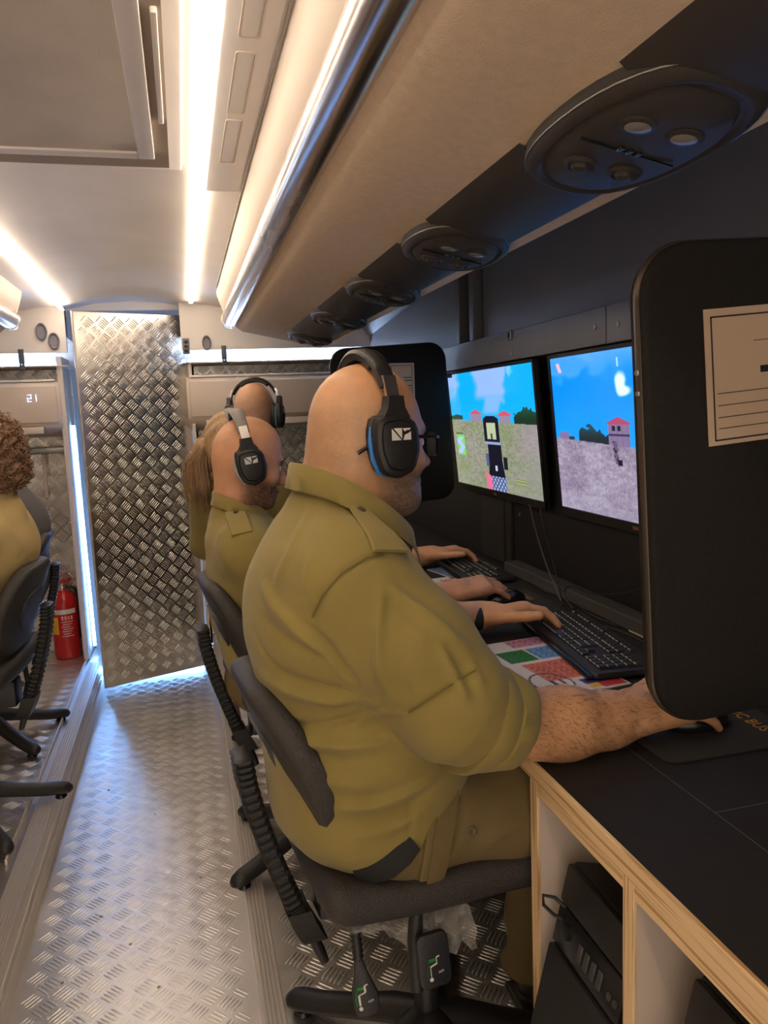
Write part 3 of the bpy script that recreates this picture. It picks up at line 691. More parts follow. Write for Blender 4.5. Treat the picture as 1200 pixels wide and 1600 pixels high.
# air conditioners
def seg_digits(s, M, h, parent):
    segs = {'2': 'abged', '1': 'bc'}; w = h*.5; t = h*.085
    P = dict(a=(0, h, w, h), b=(w, h, w, h/2), c=(w, h/2, w, 0), d=(0, 0, w, 0), e=(0, 0, 0, h/2), f=(0, h/2, 0, h), g=(0, h/2, w, h/2))
    for i, ch in enumerate(s):
        mb = MB()
        for q in segs[ch]:
            x0, y0, x1, y1 = P[q]; ox = i*h*.72
            mb.box(min(x0, x1)-t/2+ox, max(x0, x1)+t/2+ox, min(y0, y1)-t/2, max(y0, y1)+t/2, 0, .0015)
        mb.bm.transform(M); mb.build('digit', DIGIT, parent, smooth=False)
def aircon(x0, x1, label, dx):
    t = thing('air_conditioner', label, 'air conditioner', ((x0+x1)/2, 4.36, 1.34))
    pr = [(4.495, 1.625), (4.28, 1.632), (4.24, 1.622), (4.225, 1.60), (4.215, 1.50), (4.215, 1.42), (4.225, 1.40)]
    b = [(4.24, 1.385), (4.30, 1.36), (4.38, 1.345), (4.495, 1.345)]
    MB().rings([[(x, y if k == 1 else y+(4.36-y)*.02, z if k == 1 else z+(1.49-z)*.06) for y, z in pr+b] for x, k in ((x0, 0), (x0+.008, 1), (x1-.008, 1), (x1, 0))]).build('body', ACM, t, sharp=45)
    MB().box(x0+.014, x1-.014, 4.209, 4.222, 1.418, 1.605, .006, 3).build('front_panel', ACM, t)
    MB().box(x0+.02, x1-.02, 4.235, 4.27, 1.626, 1.638, .004).build('top_edge', mat('pale_edge', (.82, .80, .80), .3), t)
    MB().box(x0+.08, x1-.08, 4.218, 4.226, 1.362, 1.398, .003, M=Matrix()).build('air_outlet', mat('outlet_grey', (.20, .19, .18), .5), t)
    MB().grid([[(x, 4.214, 1.400), (x, 4.206, 1.385), (x, 4.208, 1.366)] for x in (x0+.09, x1-.09)]).build('louvre', ACM, t)
    seg_digits('21', axes((dx, 4.2085, 1.528), (1, 0, 0), (0, 0, 1)), .032, t)
    return t
aircon(.032, .84, 'white wall air conditioner showing 21 behind the bald men on the right', .738)
aircon(-1.40, -.592, 'white wall air conditioner showing 21 above the curly-haired person on the left', -.742)
p = thing('pipe_bracket', 'grey pipe bracket below the left air conditioner', 'bracket', (-.7, 4.4, 1.2))
MB().box(-1.0, -.592, 4.40, 4.46, 1.255, 1.29, .006).build('shelf', STEEL, p)
MB().tube([(-.735, 4.44, 1.26), (-.735, 4.44, 1.16), (-.74, 4.46, 1.02)], .010, 10).build('pipe', LINER, p)
# fire extinguisher
ex, ey = -.695, 4.38
t = thing('fire_extinguisher', 'red fire extinguisher standing on the left platform by the door', 'fire extinguisher', (ex, ey, .152))
ME = Matrix.Translation((ex, ey, .152))
MB().lathe([(.06, 0), (.066, .006), (.068, .02), (.068, .30), (.064, .325), (.05, .348), (.028, .360), (.022, .372)], ME, 32).build('cylinder', RED, t)
MB().lathe([(.0215, .370), (.0215, .385), (.016, .388), (.016, .405)], ME, 16).build('valve_neck', BRUSH, t)
MB().tube([(ex-.03, ey-.005, .152+.405), (ex+.0, ey, .152+.412), (ex+.05, ey, .152+.43)], [.010, .012, .008], 8).build('lever', RED, t)
MB().tube([(ex-.02, ey, .152+.40), (ex-.035, ey-.01, .152+.43), (ex-.02, ey-.01, .152+.465), (ex+.01, ey-.01, .152+.46)], [.012, .011, .009, .004], 8).build('handle', mat('orange_red_plastic', (.75, .09, .03), .4), t)
MB().tube([(ex+.018, ey-.01, .54), (ex+.06, ey-.01, .53), (ex+.078, ey, .48), (ex+.078, ey, .36), (ex+.074, ey, .25)], .008, 8).build('hose', BLK, t)
def wrapm(a0, a1, z0, z1, r=.0686): return [[(ex+r*math.sin(a), ey-r*math.cos(a), z) for z in (z0, z1)] for a in [math.radians(a0+(a1-a0)*i/10) for i in range(11)]]
MB().grid(wrapm(-62, -22, .29, .385)).build('tag_label', YEL, t, sharp=None)
MB().grid(wrapm(-60, 60, .40, .425)).build('white_band', WHITEI, t, sharp=None)
for k in range(7): MB().grid(wrapm(-8+(k % 2)*5, 42-(k % 3)*6, .355-k*.013, .360-k*.013)).build('label_line', mat('faded_print', (.75, .45, .42), .6), t, sharp=None)
for k in range(4): MB().grid(wrapm(-6+k*13, 2+k*13, .368, .388)).build('letter_block', MATS['faded_print'], t, sharp=None)
# dark edging strip lying along the step
t = thing('edging_strip', 'narrow dark riveted strip standing along the right step edge', 'edging strip', (.135, 3.9, .156))
MB().box(.127, .148, 2.85, 4.40, .156, .166, .002, M=Matrix()).build('strip', mat('rust_brown', (.09, .035, .025), .5, .3), t)
for k in range(7): MB().lathe([(.004, 0), (.003, .002)], Matrix.Translation((.1375, 2.9+k*.24, .166)), 8).build('rivet', STEEL, t)
tag(MB().tube([(.13, 4.36, .18), (.16, 4.34, .20), (.21, 4.33, .18)], [.012, .014, .01], 10).build('strap_end', RED, loc=(.13, 4.36, .18)), 'small red strap end at the far end of the dark edging strip', 'strap')
# ---------------- desk ----------------
DZ = .870
dk = thing('desk', 'long black topped plywood desk with white compartments along the right wall', 'desk', (.77, 1.0, .15))
MB().box(.492, 1.05, -.35, 4.1, DZ-.026, DZ, .0008, 1).build('desktop', DESKM, dk)
MB().box(.486, .4925, -.35, 4.1, DZ-.030, DZ, .0008, 1).build('edge_band', PLY, dk)
MB().box(.488, .515, -.35, 1.052, DZ-.052, DZ-.030, .0008, 1).build('front_rail', PLY, dk)
LINEM = mat('seam_line', (.085, .078, .07), .5)
for b in ((.6475, .6490, .30, 1.05), (.649, 1.0, .8235, .8250)): MB().box(*b, DZ-.0004, DZ+.0003).build('seam', LINEM, dk)
for yc in (1.040, .775, .530, .28, .03):
    MB().box(.492, 1.04, yc-.011, yc+.011, .152, DZ-.030).build('side_panel', CABW, dk)
    MB().box(.4875, .4925, yc-.012, yc+.012, .152, DZ-.030, .0006, 1).build('panel_edge', PLYV, dk)
MB().box(.98, .995, -.35, 1.04, .17, DZ-.03).build('back_panel', CABW, dk)
MB().box(.4875, 1.0, -.35, 1.04, .152, .17).build('bottom_board', CABW, dk)
MB().lathe([(.008, 0), (.009, .003), (.004, .004), (.003, .001)], axes((.668+.02, .768, .585), (1, 0, 0), (0, 0, 1)), 14).build('screw_cap', BLK, dk)
# ---------------- computers in the compartments ----------------
def tower(label, fx, zt, y0, y1, tilt=14.5):
    t = thing('computer_tower', label, 'computer', (fx+.1, (y0+y1)/2, .172))
    H = (zt-.172)/math.cos(math.radians(tilt))
    M = Matrix.Translation((fx, 0, zt)) @ Matrix.Rotation(math.radians(tilt), 4, 'Y')
    MB().box(0, .40, y0, y1, -H, 0, .004, 2, M=M).build('case', BLK, t)
    MB().box(-.012, .002, y0+.003, y1-.003, -.060, -.002, .004, 2, M=M).build('front_cover', BLK, t)
    MB().box(-.010, .002, y0+.003, y1-.003, -.125, -.064, .003, 2, M=M).build('port_strip', BLKG, t)
    MB().box(-.014, .002, y0+.003, y1-.003, -H+.01, -.129, .004, 2, M=M).build('front_cover', BLK, t)
    for k in range(4):
        MB().box(-.0125, -.009, y1-.085-k*.018, y1-.074-k*.018, -.110, -.084, .001, 1, M=M).build('socket', mat('socket_metal', (.09, .088, .085), .35, .5), t)
    for k in range(2): MB().lathe([(.0055, 0), (.0055, .002), (.003, .0022)], M @ axes((-.010, y1-.160-k*.014, -.10), (0, 1, 0), (0, 0, 1), (-1, 0, 0)), 12).build('audio_jack', MATS['socket_metal'], t)
    MB().lathe([(.012, 0), (.012, .003), (.009, .0035)], M @ axes((-.010, y1-.035, -.093), (0, 1, 0), (0, 0, 1), (-1, 0, 0)), 18).build('power_button', BLKG, t)
    MB().box(-.0155, -.013, y1-.10, y1-.094, -.30, -.24, .0005, 1, M=M).build('indicator', BLUELED, t)
    return t
tower('black computer tower leaning in the compartment nearest the seated man', .533, .722, .806, .996)
tower('black computer tower leaning in the middle compartment, cut off by the frame', .545, .745, .560, .712)
tag(MB().tube([(.515, .975, .655), (.497, .99, .672), (.480, .995, .676), (.478, .99, .664), (.492, .985, .648), (.514, .972, .638)], .0028, 8).build('cable_loop', BLK, loc=(.5, .985, .655)), 'small black cable loop sticking out of the front of the first computer tower', 'cable')

# ---------------- keyboards ----------------
def keyboard(label, loc, rz, full=True):
    """long axis along local x; y towards the monitor"""
    t = thing('keyboard', label, 'keyboard', (0, 0, 0))
    W_, D_ = .455, .158
    MB().rings([[(x*k, y*k2, z) for x, y in rrect(W_, D_, .012, 3)] for k, k2, z in ((.985, .97, .002), (1, 1, .006), (1, 1, .013), (.99, .975, .0165))]).build('base', BLK, t)
    MB().box(-W_/2+.004, W_/2-.004, -D_/2-.010, -D_/2+.010, .002, .012, .004).build('front_lip', BLKG, t)
    u = .0188; x0 = -W_/2+.012; rows = [(.058, [(k*1.0 if k == 0 else 1+.9*((k-1)//4)*.55+k*1.0, 1) for k in range(13)]),
        (.030, [(k, 1) for k in range(13)]+[(13, 2)]), (.0105, [(0, 1.5)]+[(1.5+k, 1) for k in range(12)]+[(13.5, 1.5)]),
        (-.009, [(0, 1.75)]+[(1.75+k, 1) for k in range(11)]+[(12.75, 2.25)]), (-.0285, [(0, 2.25)]+[(2.25+k, 1) for k in range(10)]+[(12.25, 2.75)]),
        (-.048, [(0, 1.25), (1.25, 1.25), (2.5, 1.25), (3.75, 6.25), (10, 1.25), (11.25, 1.25), (12.5, 1.25), (13.75, 1.25)])]
    keys = []
    for ri, (y, ks) in enumerate(rows):
        for (kx, kw) in ks:
            if ri == 0: kx = min(kx, 14) * .97
            keys.append((x0+kx*u+kw*u/2, y, kw))
    for ri, y in enumerate((.058, .030, .0105)):
        for k in range(3): keys.append((x0+(15.35+k)*u, y, 1))
    keys += [(x0+16.35*u, -.0285, 1)]+[(x0+(15.35+k)*u, -.048, 1) for k in range(3)]
    for y in (.030, .0105, -.009, -.0285, -.048):
        for k in range(4): keys.append((x0+(18.9+k)*u, y, 1))
    cache = {}
    for x, y, kw in keys:
        if kw not in cache:
            w = kw*u-.0022; d = u-.0022
            mb = MB(); mb.rings([[(px, py, z) for px, py in ((-w*a/2, -d*a/2), (w*a/2, -d*a/2), (w*a/2, d*a/2+.0005), (-w*a/2, d*a/2+.0005))] for a, z in ((1, 0), (.97, .003), (.80, .0068))])
            mb.box(-w*.40, w*.40, -d*.475, -d*.425, .0042, .0062, mi=1)  # pale bar paints the light caught by the key's front bevel
            o = mb.build('key', [KEYM, KEYGLINT], t, sharp=30); cache[kw] = o
        else:
            o = cache[kw].copy(); COL.objects.link(o)
        o.location = (x, y, .0155)
    t.location = loc; t.rotation_euler = (0, 0, rz); return t
# keyboard local +y must face the monitors (+x)
keyboard('black keyboard under the left hand of the nearest bald man', (.850, 1.525, DZ+.001), math.radians(-90-7))
keyboard('black keyboard between the hands of the second bald man', (.905, 2.40, DZ+.001), math.radians(-90-3))
def block_text(u, v, C, u0, u1, v0, v1, col, seed=1, ink=.72):
    m = (u > u0) & (u < u1) & (v > v0) & (v < v1)
    s = np.sin(u*173+seed*3)*np.sin(u*71+np.floor(v*40)*4.1+seed); lines = (np.mod((v-v0)*34, 1) < .55) & (s > -.15)
    C[m] = col; C[m & lines & (u > u0+.015) & (u < u1-.015)] = np.array(col)*(1-ink*.7)
def card1(u, v):
    C = np.ones(u.shape+(3,))*np.array((.84, .81, .80))
    block_text(u, v, C, .00, .16, .55, 1.0, (.80, .55, .66), 1); block_text(u, v, C, .20, .42, .25, .60, (.16, .50, .16), 2)
    block_text(u, v, C, .20, .42, .62, .98, (.42, .62, .82), 3); block_text(u, v, C, .46, .78, .32, .98, (.88, .47, .36), 4)
    block_text(u, v, C, .82, .90, .60, .98, (.25, .2, .5), 6, .2)
    block_text(u, v, C, .90, .97, .60, .80, (.85, .7, .25), 6, .2); block_text(u, v, C, .90, .98, .72, .98, (.75, .2, .15), 5, .3)
    e = np.abs(np.hypot((u-.80)/.16, (v-.33)/.20)-1) < .05; C[e & (u < .88)] = (.2, .18, .18)
    m = (np.abs(v-.34) < .02) & (u > .76) & (u < .84); C[m] = (.3, .28, .28)
    m = (np.abs(v-.44) < .02) & (u > .76) & (u < .84); C[m] = (.3, .28, .28)
    m = (np.abs(v-.1) < .006) & (u > .82); C[m] = (.15, .14, .14)
    return C
def card(label, cx, cy, w, h, rz, fn=card1):
    t = thing('printed_card', label, 'card', (cx, cy, DZ))
    d = Vector((math.sin(rz), -math.cos(rz), 0)); e = Vector((math.cos(rz), math.sin(rz), 0))
    M = axes((cx, cy, DZ+.0035), d, e)
    MB().box(-w/2, w/2, -h/2, h/2, -.003, -.0003, M=M).build('sheet', WHITEP, t, smooth=False)
    picture('print', fn, w, h, M, PRINT, t, 150, 90)
card('white card with coloured key table under the near keyboard', .690, 1.435, .345, .20, math.radians(6))
card('coloured key table card at the second man\'s right wrist', .790, 2.215, .20, .14, math.radians(8), lambda u, v: card1(1-u, v))
card('orange and blue key card beside the second keyboard', .845, 2.395, .15, .12, math.radians(12), lambda u, v: np.where((np.sin(u*40)*np.sin(v*31) > .35)[..., None], np.array((.25, .2, .3)), np.where((u+v > 1.0)[..., None], np.array((.82, .42, .22)), np.array((.40, .52, .66)))))
def mat_pad(label, x0, x1, y0, y1, tx, ty, s, sz=.026):
    t = thing('mouse_mat', label, 'mouse mat', ((x0+x1)/2, (y0+y1)/2, DZ))
    M = Matrix.Translation(((x0+x1)/2, (y0+y1)/2, DZ+.0005))
    MB().prism(rrect(x1-x0, y1-y0, .022, 8), .004, M, bev=.0012).build('pad', mat('black_cloth_pad', (.024, .022, .021), .85, bump=.4, bscale=900), t)
    text('lettering', s, sz, axes((tx, ty, DZ+.0047), (-.03, -1, 0), (1, -.03, 0)), GOLD, t, .0002, squash=.9)
mat_pad('black mouse mat with gold lettering under the large divider', .672, .935, .958, 1.19, .882, 1.086, 'IC BUS', .030)
mat_pad('black mouse mat with gold lettering by the second man\'s right hand', .70, .955, 1.80, 2.06, .905, 2.005, 'IC BUS')
def mouse(label, x, y, rz=0):
    t = thing('computer_mouse', label, 'mouse', (x, y, DZ+.005))
    S = SDF(axis((-.07, .07, .0035)), axis((-.04, .04, .0035)), axis((-.004, .045, .0035)))
    S.ell((0, 0, .006), (.058, .032, .030), .01); S.plane_cut((0, 0, 0), (0, 0, -1))
    V, F = S.mesh(1); me = fast_mesh('shell', V, F); me.transform(Matrix.Translation((x, y, DZ+.005)) @ Matrix.Rotation(rz, 4, 'Z'))
    link('shell', me, BLKG, t, sharp=None)
    MB().lathe([(.006, -.003), (.007, 0), (.006, .003)], Matrix.Translation((x+.028, y, DZ+.0335)) @ Matrix.Rotation(math.pi/2, 4, 'X'), 12).build('wheel', BLK, t)
mouse('black computer mouse under the right hand of the nearest man', .797, 1.062)
mouse('black computer mouse under the right hand of the second bald man', .835, 1.94)
for lab, x, y, rz in (('short pale strip lying on the desk behind the near keyboard', 1.005, 1.54, 0), ('long pale strip lying along the desk behind the second keyboard', 1.01, 2.10, 1)):
    L = .045 if rz == 0 else .10
    tag(MB().box(x-.009, x+.009, y-L, y+L, DZ+.036*0, DZ+.004, .001, 1).build('pale_strip', mat('pale_strip_plastic', srgb(190, 176, 140), .6), loc=(x, y, DZ)), lab, 'strip')
for lab, pts in (
    ('thin grey cable hanging from the near monitors down to the desk', [(.985, 2.10, 1.12), (.985, 2.06, 1.05), (.983, 1.99, .96), (.982, 1.93, .905), (.975, 1.885, .876)]),
    ('second thin cable hanging beside the first below the monitors', [(.99, 2.04, 1.12), (.99, 2.01, 1.05), (.99, 1.95, .95), (.985, 1.90, .876)]),
    ('black cable looping from the desk up to the wall under the right monitor', [(.965, 1.80, .876), (.975, 1.87, .90), (.985, 1.85, .925), (.99, 1.78, .925), (.995, 1.70, .935), (.995, 1.6, .96), (1.0, 1.5, .995), (1.02, 1.42, 1.0)]),
    ('thin cable running over the desk behind the near keyboard', [(.97, 1.86, .874), (.93, 1.80, .874), (.93, 1.70, .8735), (.97, 1.60, .8735), (.975, 1.48, .8735), (.955, 1.36, .8735), (.99, 1.25, .8735)]),
    ('dark cable trailing behind the second keyboard', [(1.0, 2.15, .874), (.99, 2.0, .874), (1.01, 1.92, .874), (.985, 1.75, .874), (.99, 1.62, .874)])):
    P_ = [Vector(p) for p in pts]; Q = []
    for i in range(len(P_)-1):
        p0, p1, p2, p3 = P_[max(i-1, 0)], P_[i], P_[i+1], P_[min(i+2, len(P_)-1)]
        for k in range(5):
            s = k/5; Q.append(.5*((2*p1)+(p2-p0)*s+(2*p0-5*p1+4*p2-p3)*s*s+(3*p1-p0-3*p2+p3)*s**3))
    Q.append(P_[-1])
    tag(MB().tube(Q, .0022, 7).build('cable', mat('cable_grey', (.10, .095, .09), .5) if 'grey' in lab else BLK, loc=pts[0]), lab, 'cable')

# ---------------- monitors ----------------
def sstep(a, b, x): return np.clip((x-a)/(b-a), 0, 1)
def vn(u, v, f, s=0):
    r = np.random.RandomState(s); o = 0
    for k in range(4):
        a, b, c = r.normal(0, f*(1+k*.7), 2).tolist()+[r.rand()*6.3]; o = o+np.sin(a*u+b*v+c+1.3*np.sin(b*u-a*v+c))/(1+k*.5)
    return o/2.6
def mixc(C, m, col): m = np.clip(m, 0, 1)[..., None]; return C*(1-m)+m*np.array(col)
def lat(u, v, fx, fy, seed):
    r = np.random.RandomState(seed).rand(fx+2, fy+2); x = np.clip(u, 0, .9999)*fx; y = np.clip(v, 0, .9999)*fy; i = x.astype(int); j = y.astype(int); a = x-i; b = y-j
    a = a*a*(3-2*a); b = b*b*(3-2*b); return (r[i, j]*(1-a)+r[i+1, j]*a)*(1-b)+(r[i, j+1]*(1-a)+r[i+1, j+1]*a)*b
def ground(u, v, C, hz, col, col2):
    g = np.clip(.55*lat(u, v, 7, 12, 3)+.30*lat(u, v, 22, 40, 4)+.15*lat(u, v, 60, 90, 5), 0, 1); g = np.clip((g-.3)*2.2, 0, 1); f = (lat(u, v, 170, 110, 6)-.5)*.14+(lat(u, v, 40, 70, 8)-.5)*.08
    G = np.array(col)*(1-g[..., None])+np.array(col2)*g[..., None]+f[..., None]
    return np.where((v < hz)[..., None], G, C)
def scr1(u, v):
    C = np.ones(u.shape+(3,))*np.array((.05, .66, .93)); C = mixc(C, sstep(.55, .8, v)*.0+sstep(.75, .55, v)*.25, (.30, .75, .95))
    w = (lat(u, v, 9, 9, 21)-.5)*.16+(lat(u, v, 26, 22, 22)-.5)*.05
    C = mixc(C, sstep(.16, .10, u+w)*sstep(.74, .86, v+w)*.9, (.60, .70, .94))
    C = mixc(C, sstep(.20, .14, np.abs(u-.52+w-.1*(v-.8)))*sstep(.74, .80, v)*.95, (.58, .70, .95))
    C = mixc(C, sstep(.13, .08, np.abs(u-.58+w))*sstep(.62, .66, v)*sstep(.82, .76, v)*.9, (.52, .70, .95))
    C = mixc(C, sstep(.05, .02, np.abs(u-.76+w))*sstep(.93, .95, v+w)*.7, (.65, .8, .9))
    tr = (v > .55) & (v < .68-.6*np.abs(u-.91)**1.2+(lat(u, v, 60, 50, 8)-.5)*.05) & (u > .78); C[tr] = (.10, .20, .14)
    C = mixc(C, tr*sstep(.60, .68, v)*.5, (.2, .42, .35))
    tr = (v > .59) & (v < .635+vn(u, v, 60, 9)*.012) & (u < .16); C[tr] = (.12, .26, .18)
    for a, b, vt in ((.27, .41, .66), (.62, .74, .645)):
        m = (u > a) & (u < b) & (v < vt-.02) & (v > .55); C[m] = (.58, .53, .64); C[m & (np.mod(u*60, 1) < .3)] = (.50, .45, .56)
        m = (v > vt-.022) & (v < vt+.02-np.abs(u-(a+b)/2)*.45) & (u > a-.01) & (u < b+.01); C[m] = (.80, .32, .40)
    hz = .59-.035*u; C = ground(u, v, C, hz, (.52, .55, .43), (.58, .55, .53)); C = mixc(C, (v < hz)*sstep(.7, 1, u)*.5, (.60, .55, .62))
    C = mixc(C, (v < hz)*sstep(.5, .0, v)*.25, (.45, .55, .35))
    # aiming sight and body
    uc = .515; m = (np.abs(u-uc) < .090-.05*sstep(.60, .625, v)) & (v > .405) & (v < .622); C[m] = (.09, .10, .16)
    m = (np.abs(u-uc) < .052) & (v > .432) & (v < .565); C[m] = (.70, .74, .60); C[m & (np.abs(u-uc+.0) < .012) & (v < .48)] = (.3, .3, .3)
    m = (np.abs(u-uc) < .095) & (v > .385) & (v < .410); C[m] = (.55, .60, .78)
    m = (np.abs(u-.535) < .078+.02*sstep(.25, .10, v)) & (v > .115) & (v < .386); C[m] = (.085, .085, .14)
    m = (np.abs(u-.645) < .022) & (np.abs(v-.24) < .05); C[m] = (.10, .10, .15)
    m = (np.abs(u-.44) < .018) & (v > .20) & (v < .31); C[m] = (.32, .35, .5)
    m = (np.abs(u-.535) < .012) & (np.abs(v-.19) < .02); C[m] = (.75, .78, .85)
    m = (u > .40) & (u < .475) & (v < .15-(u-.40)*.5) & (v > 0); C[m] = (.86, .42, .55)
    m = (u > .47) & (u < .635) & (v < .118); C[m] = (.30, .34, .50); C[m & (np.sin(u*170)*np.sin(v*120) > .2)] = (.62, .70, .86)
    m = (u > .05) & (u < .155) & (v > .27) & (v < .45); C[m] = (.42, .82, .35)
    m = (np.abs(u-.10-.02*np.sin(v*60)) < .032) & (v > .28) & (v < .43); C[m] = (.66, .74, .95)
    m = (u > .05) & (u < .15) & (v > .455) & (v < .475) & (np.mod(u*40, 1) < .6); C[m] = (.15, .25, .12)
    m = (u > .74) & (u < .85) & (v > .085) & (v < .13); C[m] = (.33, .35, .42); C[m & (np.mod(v*90, 1) < .35)] = (.75, .78, .35)
    return C
def scr2(u, v):
    C = np.ones(u.shape+(3,))*np.array((.02, .55, .98)); C = mixc(C, sstep(.72, .45, v)*.35, (.30, .70, 1.0)); w = (lat(u, v, 12, 10, 23)-.5)*.10+(lat(u, v, 30, 24, 24)-.5)*.05
    C = mixc(C, sstep(.86, .98, v+w)*.75, (.42, .66, .96)); C = mixc(C, sstep(.05, .0, np.abs(v-.90+w))*sstep(.6, .1, u)*.4, (.5, .7, .95))
    m = sstep(.05, .035, np.hypot((u-.462)*1.1, (v-.80)*.62)+w*.25); C = mixc(C, m, (.86, .93, .95))
    m = sstep(.045, .03, np.hypot((u-.478)*.8, (v-.765)*1.0)+w*.2); C = mixc(C, m, (.86, .93, .95))
    m = (np.abs(u-.062-(.93-v)*.3) < .012) & (v > .90) & (v < .965); C[m] = (.9, .72, .78)
    m = (np.abs(u-.455) < .005) & (v > .90) & (v < .955); C[m] = (.6, .85, .98)
    tr = (v > .44) & (v < .555-.55*np.abs(u-.25)**1.1+(lat(u, v, 60, 50, 9)-.5)*.05) & (u > .172) & (u < .40); C[tr] = (.12, .17, .20); C = mixc(C, tr*sstep(.48, .55, v)*.5, (.2, .38, .42))
    m = (u > .372) & (u < .498) & (v > .40) & (v < .575); C[m] = (.52, .45, .60); C[m & (np.mod(u*90, 1) < .25)] = (.42, .36, .50)
    C[m & (np.abs(v-.505) < .006)] = (.25, .2, .3)
    for a in (.405, .438): q = (np.abs(u-a) < .009) & (v > .53) & (v < .562); C[q] = (.12, .12, .2)
    m = (v > .572) & (v < .615-np.abs(u-.435)*.5) & (u > .365) & (u < .505); C[m] = (.66, .28, .42)
    m = (u > .03) & (u < .10) & (v > .44) & (v < .515); C[m] = (.50, .42, .58)
    m = (u > .10) & (u < .14) & (v > .44) & (v < .485); C[m] = (.15, .22, .25)
    m = (u > .53) & (v > .40) & (v < .47+vn(u, v, 60, 3)*.01); C[m] = (.15, .38, .35)
    hz = .475-.075*u; C = ground(u, v, C, hz, (.52, .47, .56), (.62, .58, .66)); C = mixc(C, (v < hz)*sstep(.25, 0, v)*.3, (.66, .64, .72))
    m = (np.abs(u-.410-.10*np.clip(.40-v, 0, 1)) < .013-.10*np.clip(v-.435, 0, .05)+(lat(u, v, 90, 60, 12)-.5)*.010) & (v > .335) & (v < .470); C[m] = (.40, .33, .44); C[m & (lat(u, v, 110, 90, 13) > .5)] = (.13, .11, .16)
    m = (np.abs(u-.432) < .012) & (v > .325) & (v < .36); C[m] = (.12, .1, .14)
    return C
def monitor(label, ya, yb, fn, logo=True):
    """ya far edge, yb near edge of the picture; leaning slightly so the foot is nearer the wall"""
    yc, w, h = (ya+yb)/2, ya-yb, .415; lean = math.atan(.084)
    up = Vector((-math.sin(lean), 0, math.cos(lean))); r = Vector((0, -1, 0)); n = r.cross(up)  # n faces the room
    zc = 1.3325; o = Vector((1.0+(1.54-zc)*.084, yc, zc)); M = axes(o, r, up)
    t = thing('monitor', label, 'monitor', o)
    if M.col[2].to_3d().x > 0: raise Exception
    MB().box(-w/2-.013, w/2+.013, -h/2-.026, h/2+.011, -.018, -.0015, .004, 2, M=M).build('casing', BLK, t)
    b = MB()
    for q in ((-w/2-.013, -w/2-.001, -h/2-.026, h/2+.011), (w/2+.001, w/2+.013, -h/2-.026, h/2+.011), (-w/2-.013, w/2+.013, h/2+.001, h/2+.011), (-w/2-.013, w/2+.013, -h/2-.026, -h/2-.001)): b.box(*q, -.004, .0035, .0012, 1, M=M)
    b.build('bezel', BLK, t)
    picture('screen', fn, w, h, M @ Matrix.Translation((0, 0, .0005)), SCREEN, t, 420, 230)
    MB().box(-.012, .012, -h/2-.016, -h/2-.008, .0035, .0042, M=M).build('maker_badge', mat('badge_orange', (.35, .16, .1), .5), t)
    for k in range(3): MB().box(w/2-.06-k*.018, w/2-.05-k*.018, -h/2-.030, -h/2-.026, -.010, -.004, .001, 1, M=M).build('button', BLKG, t)
    return t
monitor('left wall monitor showing a rifle sight over a green field', 2.845, 2.100, scr1)
monitor('right wall monitor showing a tower house and soldier under blue sky', 1.985, 1.240, scr2)
# ---------------- dividers ----------------
def divider(label, x0, x1, z0, z1, y, paper, thick=.034, text_=False):
    t = thing('privacy_divider', label, 'divider', ((x0+x1)/2, y, z0))
    w, h = x1-x0, z1-z0; M = axes(((x0+x1)/2, y+thick/2, (z0+z1)/2), (1, 0, 0), (0, 0, 1))   # local z faces -y
    MB().prism(rrect(w, h, .062, 10), thick, M, bev=.005).build('board', DIVM, t, sharp=50)
    rr = rrect(w+.004, h+.004, .064, 10)
    MB().rings([[M @ Vector((x*k, y_*k2, z)) for x, y_ in rr] for k, k2, z in ((1, 1, thick*.36), (1.004, 1.003, thick*.40), (1.004, 1.003, thick*.60), (1, 1, thick*.64))]).build('edge_band', BRONZE, t, sharp=50)
    for dz in (-.012, .012): MB().lathe([(.004, 0), (.003, .002)], axes((x0-.003, y, z1-.155+dz), (0, 1, 0), (0, 0, 1), (-1, 0, 0)), 8).build('band_screw', STEEL, t)
    yb = y-thick/2; px, pz, pw, ph, rot = paper
    Mp = axes((px, yb-.0008, pz), (math.cos(rot), 0, math.sin(rot)), (-math.sin(rot), 0, math.cos(rot)))
    lab = MB().box(0, pw, -ph, 0, -.0004, .0004, M=Mp).build('paper_label', LABELP, t, smooth=False)
    e = .0085; k = .0018
    for q in ((e, pw-e, -e-k, -e), (e, pw-e, -ph+e*.6, -ph+e*.6+k), (e, e+k, -ph+e*.6, -e), (pw-e-k, pw-e, -ph+e*.6, -e)): MB().box(*q, .0004, .0008, M=Mp).build('printed_rule', INK, lab, smooth=False)
    if text_:
        for j, zz in enumerate((.098, .112, .126, .139)): MB().box(e+.006, pw-e-.006, -zz, -zz+.0009, .0004, .0008, M=Mp).build('printed_line', INK, lab, smooth=False)
        MB().box(.066, .16, -.0405, -.0398, .0004, .0008, M=Mp).build('printed_line', INK, lab, smooth=False)
        MB().box(.0745, .15, -.078, -.070, .0004, .0008, M=Mp).build('printed_line', INK, lab, smooth=False)
    else:
        for zz, a, b in ((.055, .055, .098), (.066, .06, .098), (.085, .05, .098), (.096, .055, .095)):
            MB().box(a, b-.012, -zz, -zz+.003, .0004, .0008, M=Mp).build('printed_line', INK, lab, smooth=False)
    MB().box(x1-.004, 1.05, y-.006, y+.006, z1-.135, z1-.118, .002).build('bracket_arm', BLK, t)
    MB().box(1.030, 1.05, y-.004, y+.010, z1-.155, z1-.085, .002).build('bracket_plate', BLK, t)
    t.rotation_euler = (0, -math.radians(2.8), 0)
    return t
divider('large black padded divider nearest the camera with a ruled paper label', .537, 1.046, 1.031, 1.606, .80, (.611, 1.528, .21, .158, .02), text_=True)
